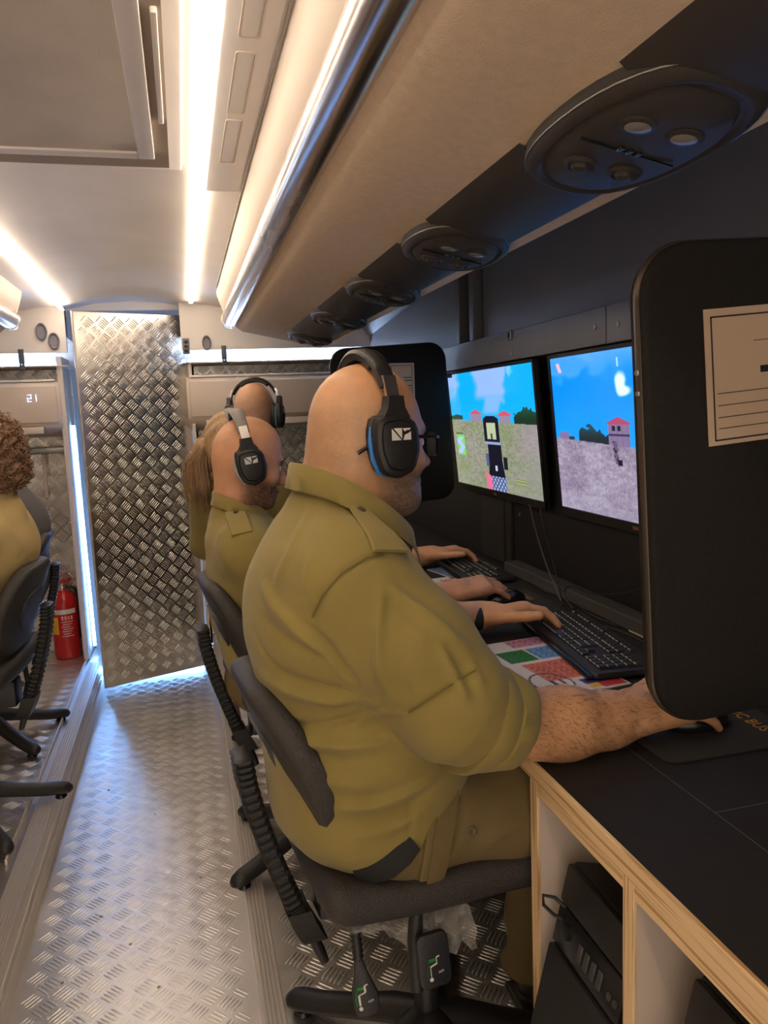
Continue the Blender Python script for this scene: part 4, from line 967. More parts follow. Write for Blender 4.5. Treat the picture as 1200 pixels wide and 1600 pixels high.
divider('far black padded divider behind the nearest man\'s head', .560, 1.00, 1.062, 1.652, 2.80, (.775, 1.588, .098, .16, -.05))

# ---------------- chairs ----------------
def chair(label, group=None):
    t = thing('office_chair', label, 'chair', (0, 0, 0), group)
    # seat: waterfall shell
    S = SDF(axis((-.30, .32, .006)), axis((-.30, .30, .006)), axis((.42, .60, .005)))
    S.box((.0, 0, .505), (.245, .235, .034), .032, .02); S.ell((.20, 0, .485), (.08, .22, .04), .05)
    S.ell((-.02, 0, .595), (.20, .17, .075), .04, 's')
    V, F = S.mesh(1)
    V[:, 2] += .020*np.clip(-V[:, 0]/.24, 0, 1)**2+.010*np.clip(np.abs(V[:, 1])/.24, 0, 1)**2-.018*np.clip(V[:, 0]/.24, 0, 1)**2
    link('seat', fast_mesh('seat', V, F), SEATM, t, sharp=None)
    # curved backrest shell: padded front, hard rear
    def bp(s, v, off):
        """s across (-1..1), v up (0..1)"""
        y = s*.200; z = .572+v*.268
        x = -.222-.088*v**1.15+.030*abs(s)**2.2*(1-.3*v)
        n = Vector((1, 0, .36)).normalized()
        return Vector((x, y, z))+n*off
    front, back = [], []
    R = []; RR = rrect(.40, .268, .128, 12); N_ = len(RR)
    for off, k in ((-.016, .02), (-.016, .6), (-.016, .93), (-.010, .985), (.004, 1.0), (.020, .985), (.028, .93), (.032, .6), (.032, .02)):
        ring = []
        for i in range(N_):
            px, py = RR[i]; u = px/.200*k; w = py/.134*k
            ring.append(bp(u, .5+.5*w, off))
        R.append(ring)
    b = MB().rings(R).build('backrest', SEATM, t, sharp=50)
    MB().rings([[bp(u*.9, .5+.5*w*.9, o) for u, w in rrect(1.0, .9, .3, 5)] for o in (-.014, -.020, -.021)]).build('rear_shell', BLK, b, sharp=50)
    # bellows-covered back bar
    bar = MB(); pts = [(-.322, .705), (-.318, .66), (-.306, .60), (-.290, .54), (-.268, .47), (-.250, .42), (-.243, .405)]
    def at(s):
        s *= len(pts)-1; i = min(int(s), len(pts)-2); f = s-i; return Vector((pts[i][0]+(pts[i+1][0]-pts[i][0])*f, 0, pts[i][1]+(pts[i+1][1]-pts[i][1])*f))
    R = []; n = 24
    for i in range(n):
        for q, k in ((0, .84), (.22, 1.0), (.55, 1.0), (.78, .84)):
            s = (i+q)/n; p = at(s); d = (at(min(s+.02, 1))-at(max(s-.02, 0))).normalized(); nn = Vector((d.z, 0, -d.x))
            R.append([p+Vector((0, 1, 0))*x*k+nn*y*k for x, y in ((-.033, -.010), (-.026, -.017), (.026, -.017), (.033, -.010), (.033, .010), (.026, .016), (-.026, .016), (-.033, .010))])
    bar.rings(R).build('bellows_bar', BLK, t, sharp=35)
    MB().rings([[Vector((x+dx, y*k, z)) for x, y in ((-.022, -.034), (.020, -.034), (.020, .034), (-.022, .034))] for z, dx, k in ((.410, -.244, 1), (.385, -.236, 1.02), (.355, -.222, .95), (.342, -.214, .7))]).build('bar_socket', BLK, t, sharp=30)
    MB().tube([(-.222, -.010, .355), (-.208, -.012, .315), (-.200, -.014, .293)], [.011, .010, .008], 12).build('bar_pin', BLK, t)
    MB().lathe([(.010, 0), (.011, .004), (.007, .010), (.003, .011)], axes((-.205, -.040, .435), (1, 0, 0), (0, 0, 1)), 14).build('bolt', STEEL, t)
    MB().lathe([(.010, 0), (.011, .004), (.007, .010), (.003, .011)], axes((-.188, -.040, .408), (1, 0, 0), (0, 0, 1)), 14).build('bolt', STEEL, t)
    MB().box(-.21, .12, -.036, .036, .385, .470, .008).build('mechanism', BLK, t)
    MB().lathe([(.024, .12), (.024, .26), (.021, .265), (.021, .33), (.014, .34), (.014, .43)], None, 20).build('gas_column', BLK, t)
    for k in range(5):
        a = math.radians(131+72*k); c, s = math.cos(a), math.sin(a); R = []
        for r, z, w, h in ((.02, .105, .034, .030), (.08, .095, .031, .028), (.16, .068, .028, .024), (.24, .044, .027, .022), (.30, .032, .027, .022), (.322, .028, .022, .018), (.334, .026, .010, .008)):
            R.append([Vector((r*c-s*w*math.cos(q), r*s+c*w*math.cos(q), z+h*math.sin(q))) for q in [2*math.pi*j/12 for j in range(12)]])
        leg = MB().rings(R).build('leg', BLK, t, sharp=60)
        MB().lathe([(.018, 0), (.020, .004), (.016, .012)], Matrix.Translation((.295*c, .295*s, 0)), 14).build('glide', BLKG, leg)
    return t
def lever(t, top, mid, bot, yaw, w=.036, stem=True):
    top, mid, bot = [Vector(p) for p in (top, mid, bot)]
    if stem:
        R = []; n = 13
        for i in range(n*2+1):
            s = i/(n*2); p = top.lerp(mid, s)+Vector((.004*math.sin(s*3.1), 0, 0)); r = .0095 if i % 2 else .0070
            d, a, b = frame_from(mid-top); R.append([p+a*r*math.cos(q)+b*r*math.sin(q) for q in [2*math.pi*j/12 for j in range(12)]])
        MB().rings(R).build('lever_stem', BLK, t, sharp=60)
    d = (bot-mid); L = d.length; d = d.normalized(); cy, sy = math.cos(yaw), math.sin(yaw); r = Vector((cy, sy, 0)); r = (r-d*r.dot(d)).normalized(); n = r.cross(-d)
    M = axes(mid, r, -d)   # local x right, y up, z towards the viewer
    shape = [(-.006, .004), (.006, .004), (.012, -L*.25), (w*.62, -L*.62), (w*.60, -L*.88), (w*.45, -L*.97), (0, -L), (-w*.40, -L*.97), (-w*.50, -L*.88), (-w*.5, -L*.5), (-.010, -L*.2)]
    if not stem: shape = rrect(w*1.15, L, .012, 5); shape = [(x, y-L/2) for x, y in shape]
    pdl = MB().prism(shape, .011, M @ Matrix.Translation((0, 0, -.0055)), bev=.0025).build('lever_paddle', BLK, t, sharp=50)
    Mi = M @ Matrix.Translation((-.002, -L*.63, .0058))
    q = MB()
    # seated figure pictogram upside down with arrows
    for a, b in (((-.006, -.012), (-.006, .004)), ((-.006, .004), (.005, .007)), ((.005, .007), (.005, .017)), ((.005, .017), (.010, .018))):
        q.tube([Mi @ Vector((*a, 0)), Mi @ Vector((*b, 0))], .0021, 6, flat=.3)
    q.lathe([(.0032, 0), (.0032, .0006)], Mi @ Matrix.Translation((-.006, -.0165, 0)), 12)
    q.build('pictogram', WHITEI, pdl, smooth=False)
    MB().tube([Mi @ Vector((-.011, -.012, 0)), Mi @ Vector((-.0115, .0, 0)), Mi @ Vector((-.008, .012, 0))], .0016, 6, flat=.3).build('green_arrow', GREEN, pdl, smooth=False)
    MB().box(-.008, .004, .011, .016, -.0002, .0004, M=Mi).build('green_arrow', GREEN, pdl, smooth=False)
    text('lettering', 'LIFT', .0052, Mi @ Matrix.Translation((.011, -.006, 0)) @ Matrix.Rotation(math.pi, 4, 'Z'), WHITEI, pdl, .0002, align='CENTER')
c1 = chair('black office chair with ribbed back bar under the nearest bald man')
CP = Vector((.375, 1.29, .15)); CR = math.radians(6)
def cl(x, y, z): return Matrix.Rotation(-CR, 3, 'Z') @ (Vector((x, y, z))-CP)
lever(c1, cl(.197, 1.13, .66), cl(.209, 1.10, .553), cl(.216, 1.08, .470), math.radians(-14))
lever(c1, cl(.2, 1.06, .5), cl(.318, 1.06, .605), cl(.322, 1.05, .520), math.radians(-2), w=.046, stem=False)
MB().tube([cl(.305, 1.085, .65), cl(.298, 1.08, .58), cl(.296, 1.07, .505)], [.010, .013, .011], 12).build('second_lever_arm', BLK, c1)
# crumpled clear film left on the mechanism
rs = np.random.RandomState(5); G = []
for i in range(26):
    row = []
    for j in range(12):
        s, v = i/25, j/11; x = -.20+.20*s; z = .478-.085*v*(.25+.75*s**1.2+.12*math.sin(s*19)); y = -.13-.045*math.sin(v*2.2)-.05*s
        row.append((x+rs.normal(0, .0035), y+rs.normal(0, .006)+.008*math.sin(s*40+v*5), z+rs.normal(0, .002)))
    G.append(row)
MB().grid(G).build('plastic_film', FILM, c1, sharp=None)
c1.location = CP; c1.rotation_euler = (0, 0, CR)
c2 = dup(c1, loc=(.33, 2.12, .15), rz=math.radians(6)); tag(c2, 'black office chair under the second bald man with a beard')
for ch in list(c2.children):
    if ch.name.split('.')[0] in ('plastic_film',): bpy.data.objects.remove(ch)
c3 = dup(c2, loc=(.42, 3.0, .15), rz=math.radians(-8)); tag(c3, 'black office chair farthest along the right side, only its base showing')
c4 = dup(c2, loc=(-.775, 2.60, .15), rz=math.radians(180-6)); tag(c4, 'black office chair carrying the curly-haired person in tan')
c5 = dup(c2, loc=(-.86, 3.28, .15), rz=math.radians(180+4)); tag(c5, 'black office chair behind the curly-haired person, under the grey jacket')
# ---------------- people ----------------
def collar(name, c, rx, ry, drop, h, m, parent, gap=34, flare=.012, yaw=0, thick=.0035):
    """folded shirt collar round the neck: back high, opening at the front"""
    R = []; n = 40
    for i in range(n+1):
        a = math.radians(gap+(360-2*gap)*i/n); ca, sa = math.cos(a), math.sin(a)
        t = i/n; pt = 1-abs(2*t-1)
        def P(k, dz):
            x, y = ca*rx*k, sa*ry*k
            z = .045-drop*((ca+1)/2)**1.25+dz; X = x*math.cos(yaw)-y*math.sin(yaw); Y = x*math.sin(yaw)+y*math.cos(yaw)
            return Vector((c[0]+X, c[1]+Y, c[2]+z))
        hh = h*(1+.35*(1-min(1, pt*6)))
        wob = .002*math.sin(a*7)
        R.append([P(.93, -.016), P(.965, h*.55), P(1.0, h*.95), P(1.02, h), P(1.04, h*.96), P(1.07+flare, h-.5*hh), P(1.11+flare*2, h-hh*.97+wob), P(1.095+flare*2, h-hh*1.0), P(1.05+flare, h-hh*.5), P(1.02, h*.5), P(.97, -.018)])
    return MB().rings(R).build(name, m, parent, sharp=70)
def cuff(name, a, b, r0, r1, m, parent, roll=.009):
    a, b = Vector(a), Vector(b); d, s, u = frame_from(b-a); R = []; n = 44
    for t, k in ((.0, .90), (.0, 1.0), (.10, 1.05), (.40, 1.045), (.46, 1.015), (.50, 1.06), (.85, 1.055), (.97, 1.045), (1.0, 1.0), (.97, .93), (.8, .9)):
        ring = []
        for i in range(n):
            q = 2*math.pi*i/n; r = (r0+(r1-r0)*t)*k*(1+.022*math.sin(3*q+t*4)+.014*math.sin(7*q+1+t*6)); sl = .010*math.sin(q+.6)
            ring.append(a.lerp(b, t)+s*math.cos(q)*r+u*math.sin(q)*r+d*sl)
        R.append(ring)
    return MB().rings(R).build(name, m, parent, sharp=55)
def button(p, n, r, m, parent):
    d, s, u = frame_from(n); return MB().lathe([(r, 0), (r*1.05, .0012), (r*.8, .002), (r*.6, .0014)], axes(p, s, u, d), 14).build('button', m, parent)
OLB = mat('olive_button', (.10, .075, .03), .4)

# --- the nearest man ---
def near_man():
    t = thing('person', 'large bald man in olive uniform, black glasses and grey beard, seated nearest', 'person', (.36, 1.27, .15))
    M = headframe((.292, 1.252, 1.366), 15, 2, 0, 1.0)
    S = SDF(axis((.02, .99, .0042)), axis((.93, 1.80, .0042)), axis((.13, .80, .012), (.80, .83, .006), (.83, .99, .0029), (.99, 1.2, .008), (1.2, 1.24, .004), (1.24, 1.515, .0026)))
    add_head(S, M, 1.0, beard=.006, fat=.010)
    S.cone((.262, 1.25, 1.335), (.238, 1.25, 1.225), .073, .086, .02)
    S.ell((.222, 1.25, 1.306), (.030, .055, .018), .02)
    S.ell((.33, 1.262, 1.268), (.050, .052, .030), .025)       # under the chin
    S.ell((.235, 1.25, 1.10), (.13, .18, .15), .03); S.ell((.29, 1.25, .86), (.15, .17, .17), .04); S.ell((.27, 1.25, .71), (.13, .17, .08), .03)
    limb(S, [(.26, 1.09, 1.15), (.37, 1.025, .972)], [.06, .055]); 
    sA = [(.37, 1.025, .972), (.45, 1.035, .939), (.55, 1.045, .922), (.62, 1.050, .914), (.665, 1.052, .912)]
    limb(S, sA, [.052, .0515, .048, .040, .034], .03)
    S.ell((.53, 1.046, .920), (.07, .042, .048), .03)
    add_hand(S, (.655, 1.046, .922), (1, .0, .06), (0, .42, -1), 1, 1.12, curls=[(18, 20, 14)]*4, thumb=(.8, .6, .2))
    limb(S, [(.26, 1.41, 1.15), (.42, 1.60, .965)], [.06, .052]); limb(S, [(.42, 1.60, .965), (.55, 1.67, .928), (.66, 1.70, .915)], [.050, .042, .033])
    tip, tn, td = add_hand(S, (.668, 1.700, .914), (1, -.20, .14), (0, -.25, -1), -1, 1.22, curls=[(22, 26, 16), (24, 28, 18), (26, 28, 18), (28, 28, 18)], spread=11, thumb=(.75, .55, .12))
    for y in (1.155, 1.36): limb(S, [(.29, y, .735), (.68, y+.01, .74), (.66, y+.02, .25)], [.075, .06, .045]); pass
    sk = lambda V: skin_cols(V, (.64, .335, .170), M, [('beard', (.12, .10, .09), .95), ('hair', (.36, .24, .15), .60), ('brow', (.10, .07, .05), .8)])
    body = mesh_obj('body', S, SKIN, t, 1, sk)
    head_eyes(M, 1.0, t)
    n = Vector(tn); MB().lathe([(.0085, 0), (.008, .0015), (.004, .0022)], axes(Vector(tip)+n*.0078, td, n.cross(Vector(td)), n), 14).build('thumbnail', mat('nail', (.80, .56, .42), .35), t)
    # ears are hidden by the headset; crease at the nape
    # shirt
    S = SDF(axis((.02, .56, .0042)), axis((.93, 1.72, .0045)), axis((.60, 1.36, .0042)))
    S.ell((.222, 1.25, 1.085), (.150, .215, .185), .03)
    S.cone((.225, 1.13, 1.175), (.225, 1.37, 1.175), .082, .082, .05)
    S.ell((.275, 1.25, .885), (.185, .215, .195), .06)
    S.ell((.262, 1.25, .765), (.163, .205, .105), .05)
    S.cone((.238, 1.25, 1.20), (.240, 1.25, 1.255), .105, .080, .04)
    S.cone((.25, 1.10, 1.14), (.31, 1.055, 1.06), .086, .088, .05)
    S.cone((.31, 1.055, 1.06), (.362, 1.022, .985), .088, .082, .03)
    S.cone((.362, 1.022, .985), (.386, 1.022, .966), .082, .070, .03)
    S.ell((.375, 1.25, 1.285), (.085, .075, .055), .03, 's')
    S.cone((.25, 1.40, 1.14), (.32, 1.50, 1.06), .082, .080, .05); S.cone((.32, 1.50, 1.06), (.45, 1.61, .965), .078, .066, .03)
    S.cone((.262, 1.25, 1.345), (.250, 1.25, 1.25), .074, .080, .004, 's')
    def post(V, F):
        V = waves(V, F, .0016, 34, [(.3, .3, 1), (1, .2, .8)], 3)
        cr = CREASES; return creases(V, F, cr)
    sh = mesh_obj('shirt', S, OLIVE, t, 1, None, post)
    cuff('rolled_cuff', (.374, 1.022, .970), (.446, 1.032, .941), .085, .0655, OLIVE, t)
    cuff('rolled_cuff', (.44, 1.605, .968), (.50, 1.64, .948), .064, .056, OLIVE, t)
    collar('collar', (.264, 1.25, 1.254), .097, .101, .135, .042, OLIVE, t, gap=30, flare=.012, yaw=math.radians(12))
    # trousers
    S = SDF(axis((.08, .86, .0055)), axis((.98, 1.52, .0055)), axis((.15, .84, .006)))
    S.ell((.28, 1.25, .745), (.160, .195, .095), .03)
    for y in (1.152, 1.37):
        limb(S, [(.30, y, .745), (.50, y, .748), (.70, y, .745)], [.092, .086, .075], .04); limb(S, [(.70, y, .735), (.655, y+.01, .47), (.645, y+.01, .27)], [.074, .066, .060], .03)
        S.ell((.642, y+.01, .245), (.068, .064, .030), .02)
    mesh_obj('trousers', S, OLIVE_T, t, 1, None, lambda V, F: creases(waves(V, F, .0022, 40, [(1, .2, .5), (.2, .3, 1)], 9), F, CREASES_T))
    for y in (1.162, 1.38):
        S = SDF(axis((.56, .90, .006)), axis((y-.07, y+.07, .006)), axis((.145, .33, .006)))
        S.cone((.645, y, .30), (.65, y, .21), .052, .046, .02); S.ell((.735, y, .188), (.115, .045, .042), .03); S.box((.725, y, .162), (.135, .046, .010), .006, .008); S.plane_cut((0, 0, .152), (0, 0, -1))
        mesh_obj('boot', S, mat('boot_leather', (.02, .016, .013), .5), t)
    SEAMT = mat('seam_thread', (.16, .125, .035), .9)
    MB().tube([Vector(p)+Vector((-.001, -.001, 0)) for p in ARMHOLE], .0013, 6).build('seam', SEAMT, t)
    MB().tube([Vector(p)+Vector((0, -.001, .0005)) for p in ELBOW_SEAM], .0011, 6).build('seam', SEAMT, t)
    # shoulder strap, narrow end and button under the collar
    ep = strip_on('epaulette', [(.274, 1.047, 1.2165), (.272, 1.060, 1.2275), (.268, 1.078, 1.2385), (.260, 1.100, 1.2505), (.252, 1.130, 1.2640), (.246, 1.146, 1.2735)],
        [(.30, -.62, .72), (.32, -.55, .79), (.32, -.45, .82), (.28, -.34, .9), (.26, -.30, .9), (.2, -.4, .85)], [.058, .056, .050, .040, .031, .022], .0055, OLIVE, t)
    button((.253, 1.129, 1.2705), (.26, -.35, .9), .0068, OLB, ep)
    MB().tube([(.2975, 1.058, 1.222), (.274, 1.046, 1.2225), (.249, 1.044, 1.2225)], .0012, 6).build('seam', SEAMT, ep)
    # side pocket on the near thigh: two overlapping flaps and a button, black belt
    strip_on('pocket_flap', [(.362, 1.090, .8215), (.350, 1.066, .795), (.338, 1.052, .757), (.330, 1.052, .715), (.328, 1.066, .682)], [(0, -.7, .7), (.12, -.82, .5), (.2, -.97, .1), (.2, -.95, -.2), (.15, -.82, -.55)], [.040, .038, .036, .034, .030], .0045, OLIVE_T, t)
    strip_on('pocket_placket', [(.343, 1.088, .822), (.328, 1.063, .793), (.312, 1.047, .752), (.306, 1.055, .705)], [(0, -.7, .7), (.12, -.82, .5), (.2, -.97, .1), (.1, -.9, -.4)], [.016, .015, .014, .014], .0075, OLIVE_T, t)
    button((.393, 1.062, .760), (-.06, -1, .1), .0072, OLB, t)
    strip_on('belt', [(.2094, 1.080, .7165), (.2298, 1.062, .722), (.2518, 1.047, .737), (.2745, 1.043, .755), (.2932, 1.046, .768)], [(-.55, -.7, -.3), (-.47, -.8, -.3), (-.35, -.94, -.05), (-.12, -.97, .2), (.07, -.91, .4)], [.026, .034, .036, .034, .026], .006, mat('black_webbing', (.012, .012, .012), .8), t)
    return t, M, sh
ARMHOLE = [(.2645, 1.0467, 1.2157), (.2384, 1.0399, 1.2136), (.2007, 1.0358, 1.1958), (.1727, 1.0398, 1.1656), (.1582, 1.0501, 1.1332)]
ELBOW_SEAM = [(.3655, .9584, 1.0591), (.3371, .953, 1.0491), (.3134, .9521, 1.0381), (.2891, .9637, 1.019), (.2732, .98, 1.0021)]
CREASES = [
    (ARMHOLE, .006, -.004, False), ([(p[0]-.012, p[1]-.004, p[2]+.004) for p in ARMHOLE[2:]], .010, 0.0041),
    (ELBOW_SEAM, .005, -.003, False),
    ([(.1001, 1.1661, 1.1663), (.1137, 1.1157, 1.1378), (.1521, 1.0575, 1.0992), (.19, 1.0336, 1.0652)], .011, 0.0121),
    ([(.088, 1.165, 1.09), (.1048, 1.1217, 1.0433), (.1507, 1.0719, 1.0285), (.2023, 1.0451, 1.0185)], .008, -0.0095),
    ([(.085, 1.18, 1.02), (.1148, 1.1154, 1.0138), (.1841, 1.0599, 1.0031), (.2452, 1.01, 1.0088)], .010, 0.0121),
    ([(.10, 1.17, .96), (.1288, 1.1218, .948), (.1956, 1.0641, .968), (.2539, 1.02, .9914)], .007, -0.0121),
    ([(.11, 1.15, .935), (.1491, 1.0948, .9298), (.2047, 1.0559, .9315), (.2681, 1.0398, .9351)], .009, 0.0121),
    ([(.13, 1.12, .915), (.19, 1.063, .912), (.26, 1.043, .915)], .006, -0.0081),
    ([(.2108, 1.0576, .9662), (.2366, 1.0398, .9844), (.2613, .998, 1.0038)], .006, 0.0095),
    ([(.15, 1.09, .875), (.22, 1.05, .872), (.30, 1.045, .89)], .012, 0.0068),
    ([(.17, 1.07, .83), (.2322, 1.0474, .8377), (.2817, 1.0386, .8556), (.338, 1.0498, .8671)], .010, 0.0108),
    ([(.18, 1.07, .805), (.2279, 1.0504, .8194), (.2909, 1.0438, .8293), (.333, 1.0492, .8549)], .008, -0.0081),
    ([(.19, 1.07, .785), (.25, 1.048, .797), (.31, 1.045, .815)], .010, 0.0081),
    ([(.252, 1.0194, 1.1825), (.241, 1.0012, 1.1248), (.2401, .9918, 1.0644), (.25, .9909, 1.0235)], .009, 0.0095),
    ([(.256, 1.0195, 1.1821), (.2971, .9995, 1.1429), (.337, .9769, 1.1048), (.3675, .9729, 1.0786)], .009, 0.0108),
    ([(.275, 1.01, 1.15), (.315, .98, 1.10), (.345, .965, 1.062)], .009, -0.0068),
    ([(.3158, .9735, 1.1082), (.3297, .9594, 1.0676), (.3406, .9477, 1.0387), (.35, .948, 1.0)], .008, 0.0095),
    ([(.36, .965, 1.07), (.37, .955, 1.035), (.372, .95, 1.0)], .007, 0.0081), ([(.345, .955, 1.055), (.358, .95, 1.025), (.362, .948, .99)], .006, -0.0081),
    ([(.1529, 1.0557, 1.1199), (.1762, 1.0384, 1.0897), (.1936, 1.0324, 1.061), (.21, 1.02, 1.03)], .007, -0.0121),
    ([(.0912, 1.1469, 1.1196), (.127, 1.0805, 1.0913), (.183, 1.0364, 1.0733)], .008, -0.0068),
    ([(.2909, 1.044, .88), (.2909, 1.0438, .8293), (.285, 1.045, .78)], .004, -.002, False),
    ([(.1812, 1.18, 1.2792), (.1417, 1.12, 1.21), (.12, 1.13, 1.16)], .010, 0.0068),
    ([(.21, 1.12, 1.255), (.165, 1.07, 1.20), (.155, 1.06, 1.16)], .010, 0.0068),
    ([(.27, .985, 1.11), (.262, .975, 1.06), (.27, .97, 1.02)], .010, -0.0068),
]
CREASES_T = [
    ([(.3463, 1.0934, .8176), (.3281, 1.0667, .7887), (.3106, 1.0485, .7496), (.3062, 1.0632, .697)], .005, .005, False),
    ([(.335, 1.075, .80), (.315, 1.055, .76), (.298, 1.055, .72)], .005, -.004, False),
    ([(.3868, 1.0873, .8105), (.3787, 1.0679, .7789), (.3646, 1.0612, .7425), (.3523, 1.0644, .7161)], .004, -.004, False),
    ([(.50, 1.06, .78), (.44, 1.06, .75), (.40, 1.06, .72)], .012, .006), ([(.27, 1.06, .78), (.30, 1.055, .75), (.29, 1.06, .71)], .008, .006),
    ([(.66, 1.08, .45), (.70, 1.09, .47), (.72, 1.11, .50)], .01, .007), ([(.60, 1.11, .40), (.66, 1.09, .38), (.71, 1.11, .41)], .01, .008), ([(.60, 1.11, .34), (.66, 1.09, .33), (.70, 1.11, .35)], .008, .007)]
nm, HM, shirt = near_man()
headset('black headset with blue trim and pale sticker on the nearest man', HM, 1.0, accent=BLUEP, tilt=-2)
# spectacles
g = thing('glasses', 'black framed glasses on the nearest bald man\'s nose', 'glasses', HM @ Vector((.10, 0, 0)))
for y in (-1, 1):
    rr = rrect(.050, .036, .013, 6); f = lambda k, dx: [HM @ Vector((.116+dx-.10*abs(p*k+.0)*0-.012*abs((y*.031+p*k)/.06)**2, y*.031+p*k, q*k-.004)) for p, q in rr]
    MB().rings([f(1, .002), f(1.10, .002), f(1.10, -.003), f(1, -.003)], loop=True).build('rim', BLKG, g, sharp=50)
    MB().rings([f(.99, .0), f(.99, .0006)]).build('lens', LENS, g)
    MB().tube([HM @ Vector(p) for p in ((.106, y*.058, .008), (.09, y*.072, .010), (.04, y*.083, .010), (.0, y*.088, .008), (-.035, y*.083, -.002), (-.055, y*.078, -.014))], [.003, .003, .0028, .0028, .003, .0032], 8).build('temple', BLKG, g)
MB().tube([HM @ Vector(p) for p in ((.116, -.007, .004), (.119, 0, .007), (.116, .007, .004))], .002, 8).build('bridge', BLKG, g)
# wrist band
d = Vector((1, .02, -.2)).normalized(); 
tag(MB().rings([[Vector((.644+dx, 1.695, .915))+Vector((0, math.cos(q)*r, math.sin(q)*r*.86)) for q in [2*math.pi*i/28 for i in range(28)]] for dx, r in ((-.012, .033), (-.012, .040), (.012, .039), (.012, .032))], loop=True).build('wrist_strap', mat('black_strap', (.015, .015, .016), .5), loc=(.648, 1.70, .908)), 'black strap round the left wrist of the nearest man', 'watch')
# forearm hair
def hair_on(name, parent, body, lo, hi, n, L, m, seed=1, r=.0002):
    rs = np.random.RandomState(seed); me = body.data; V = np.empty(len(me.vertices)*3, np.float32); me.vertices.foreach_get('co', V); V = V.reshape(-1, 3)
    N = np.empty(len(me.vertices)*3, np.float32); me.vertex_normals.foreach_get('vector', N); N = N.reshape(-1, 3)
    b = np.array(tuple(body.matrix_world.translation)) if body.parent is None else np.array(tuple(BASE[body.name])); P = V+b
    ok = np.where(((P > lo) & (P < hi)).all(1) & (N[:, 2] > -.75))[0]; Vs = []; Fs = []; c = 0
    for i in rs.choice(ok, n):
        p = Vector(P[i])+Vector(rs.normal(0, .0012, 3)); nrm = Vector(N[i]); p = p-nrm*.0004
        d = Vector((rs.uniform(.2, 1), rs.normal(-.1, .3), rs.normal(-.35, .35))); d = (d-nrm*d.dot(nrm)).normalized(); l = L*rs.uniform(.5, 1.1)
        w = d.cross(nrm).normalized()*r; q = p+d*l*.5+nrm*.0022; e = p+d*l+nrm*.0018
        Vs += [p-w, p+w, q-w*.8, q+w*.8, e]; Fs += [(c, c+1, c+3), (c, c+3, c+2), (c+2, c+3, c+4)]; c += 5
    o = link(name, fast_mesh(name, np.array([tuple(v) for v in Vs]), np.array(Fs)), m, parent, sharp=None); o['kind'] = 'stuff'; return o
nbody = next(c for c in nm.children if c.name.startswith('body'))
hair_on('arm_hair', nm, nbody, (.445, .97, .86), (.69, 1.12, 1.0), 2100, .011, mat('arm_hair_brown', (.10, .05, .025), .6))

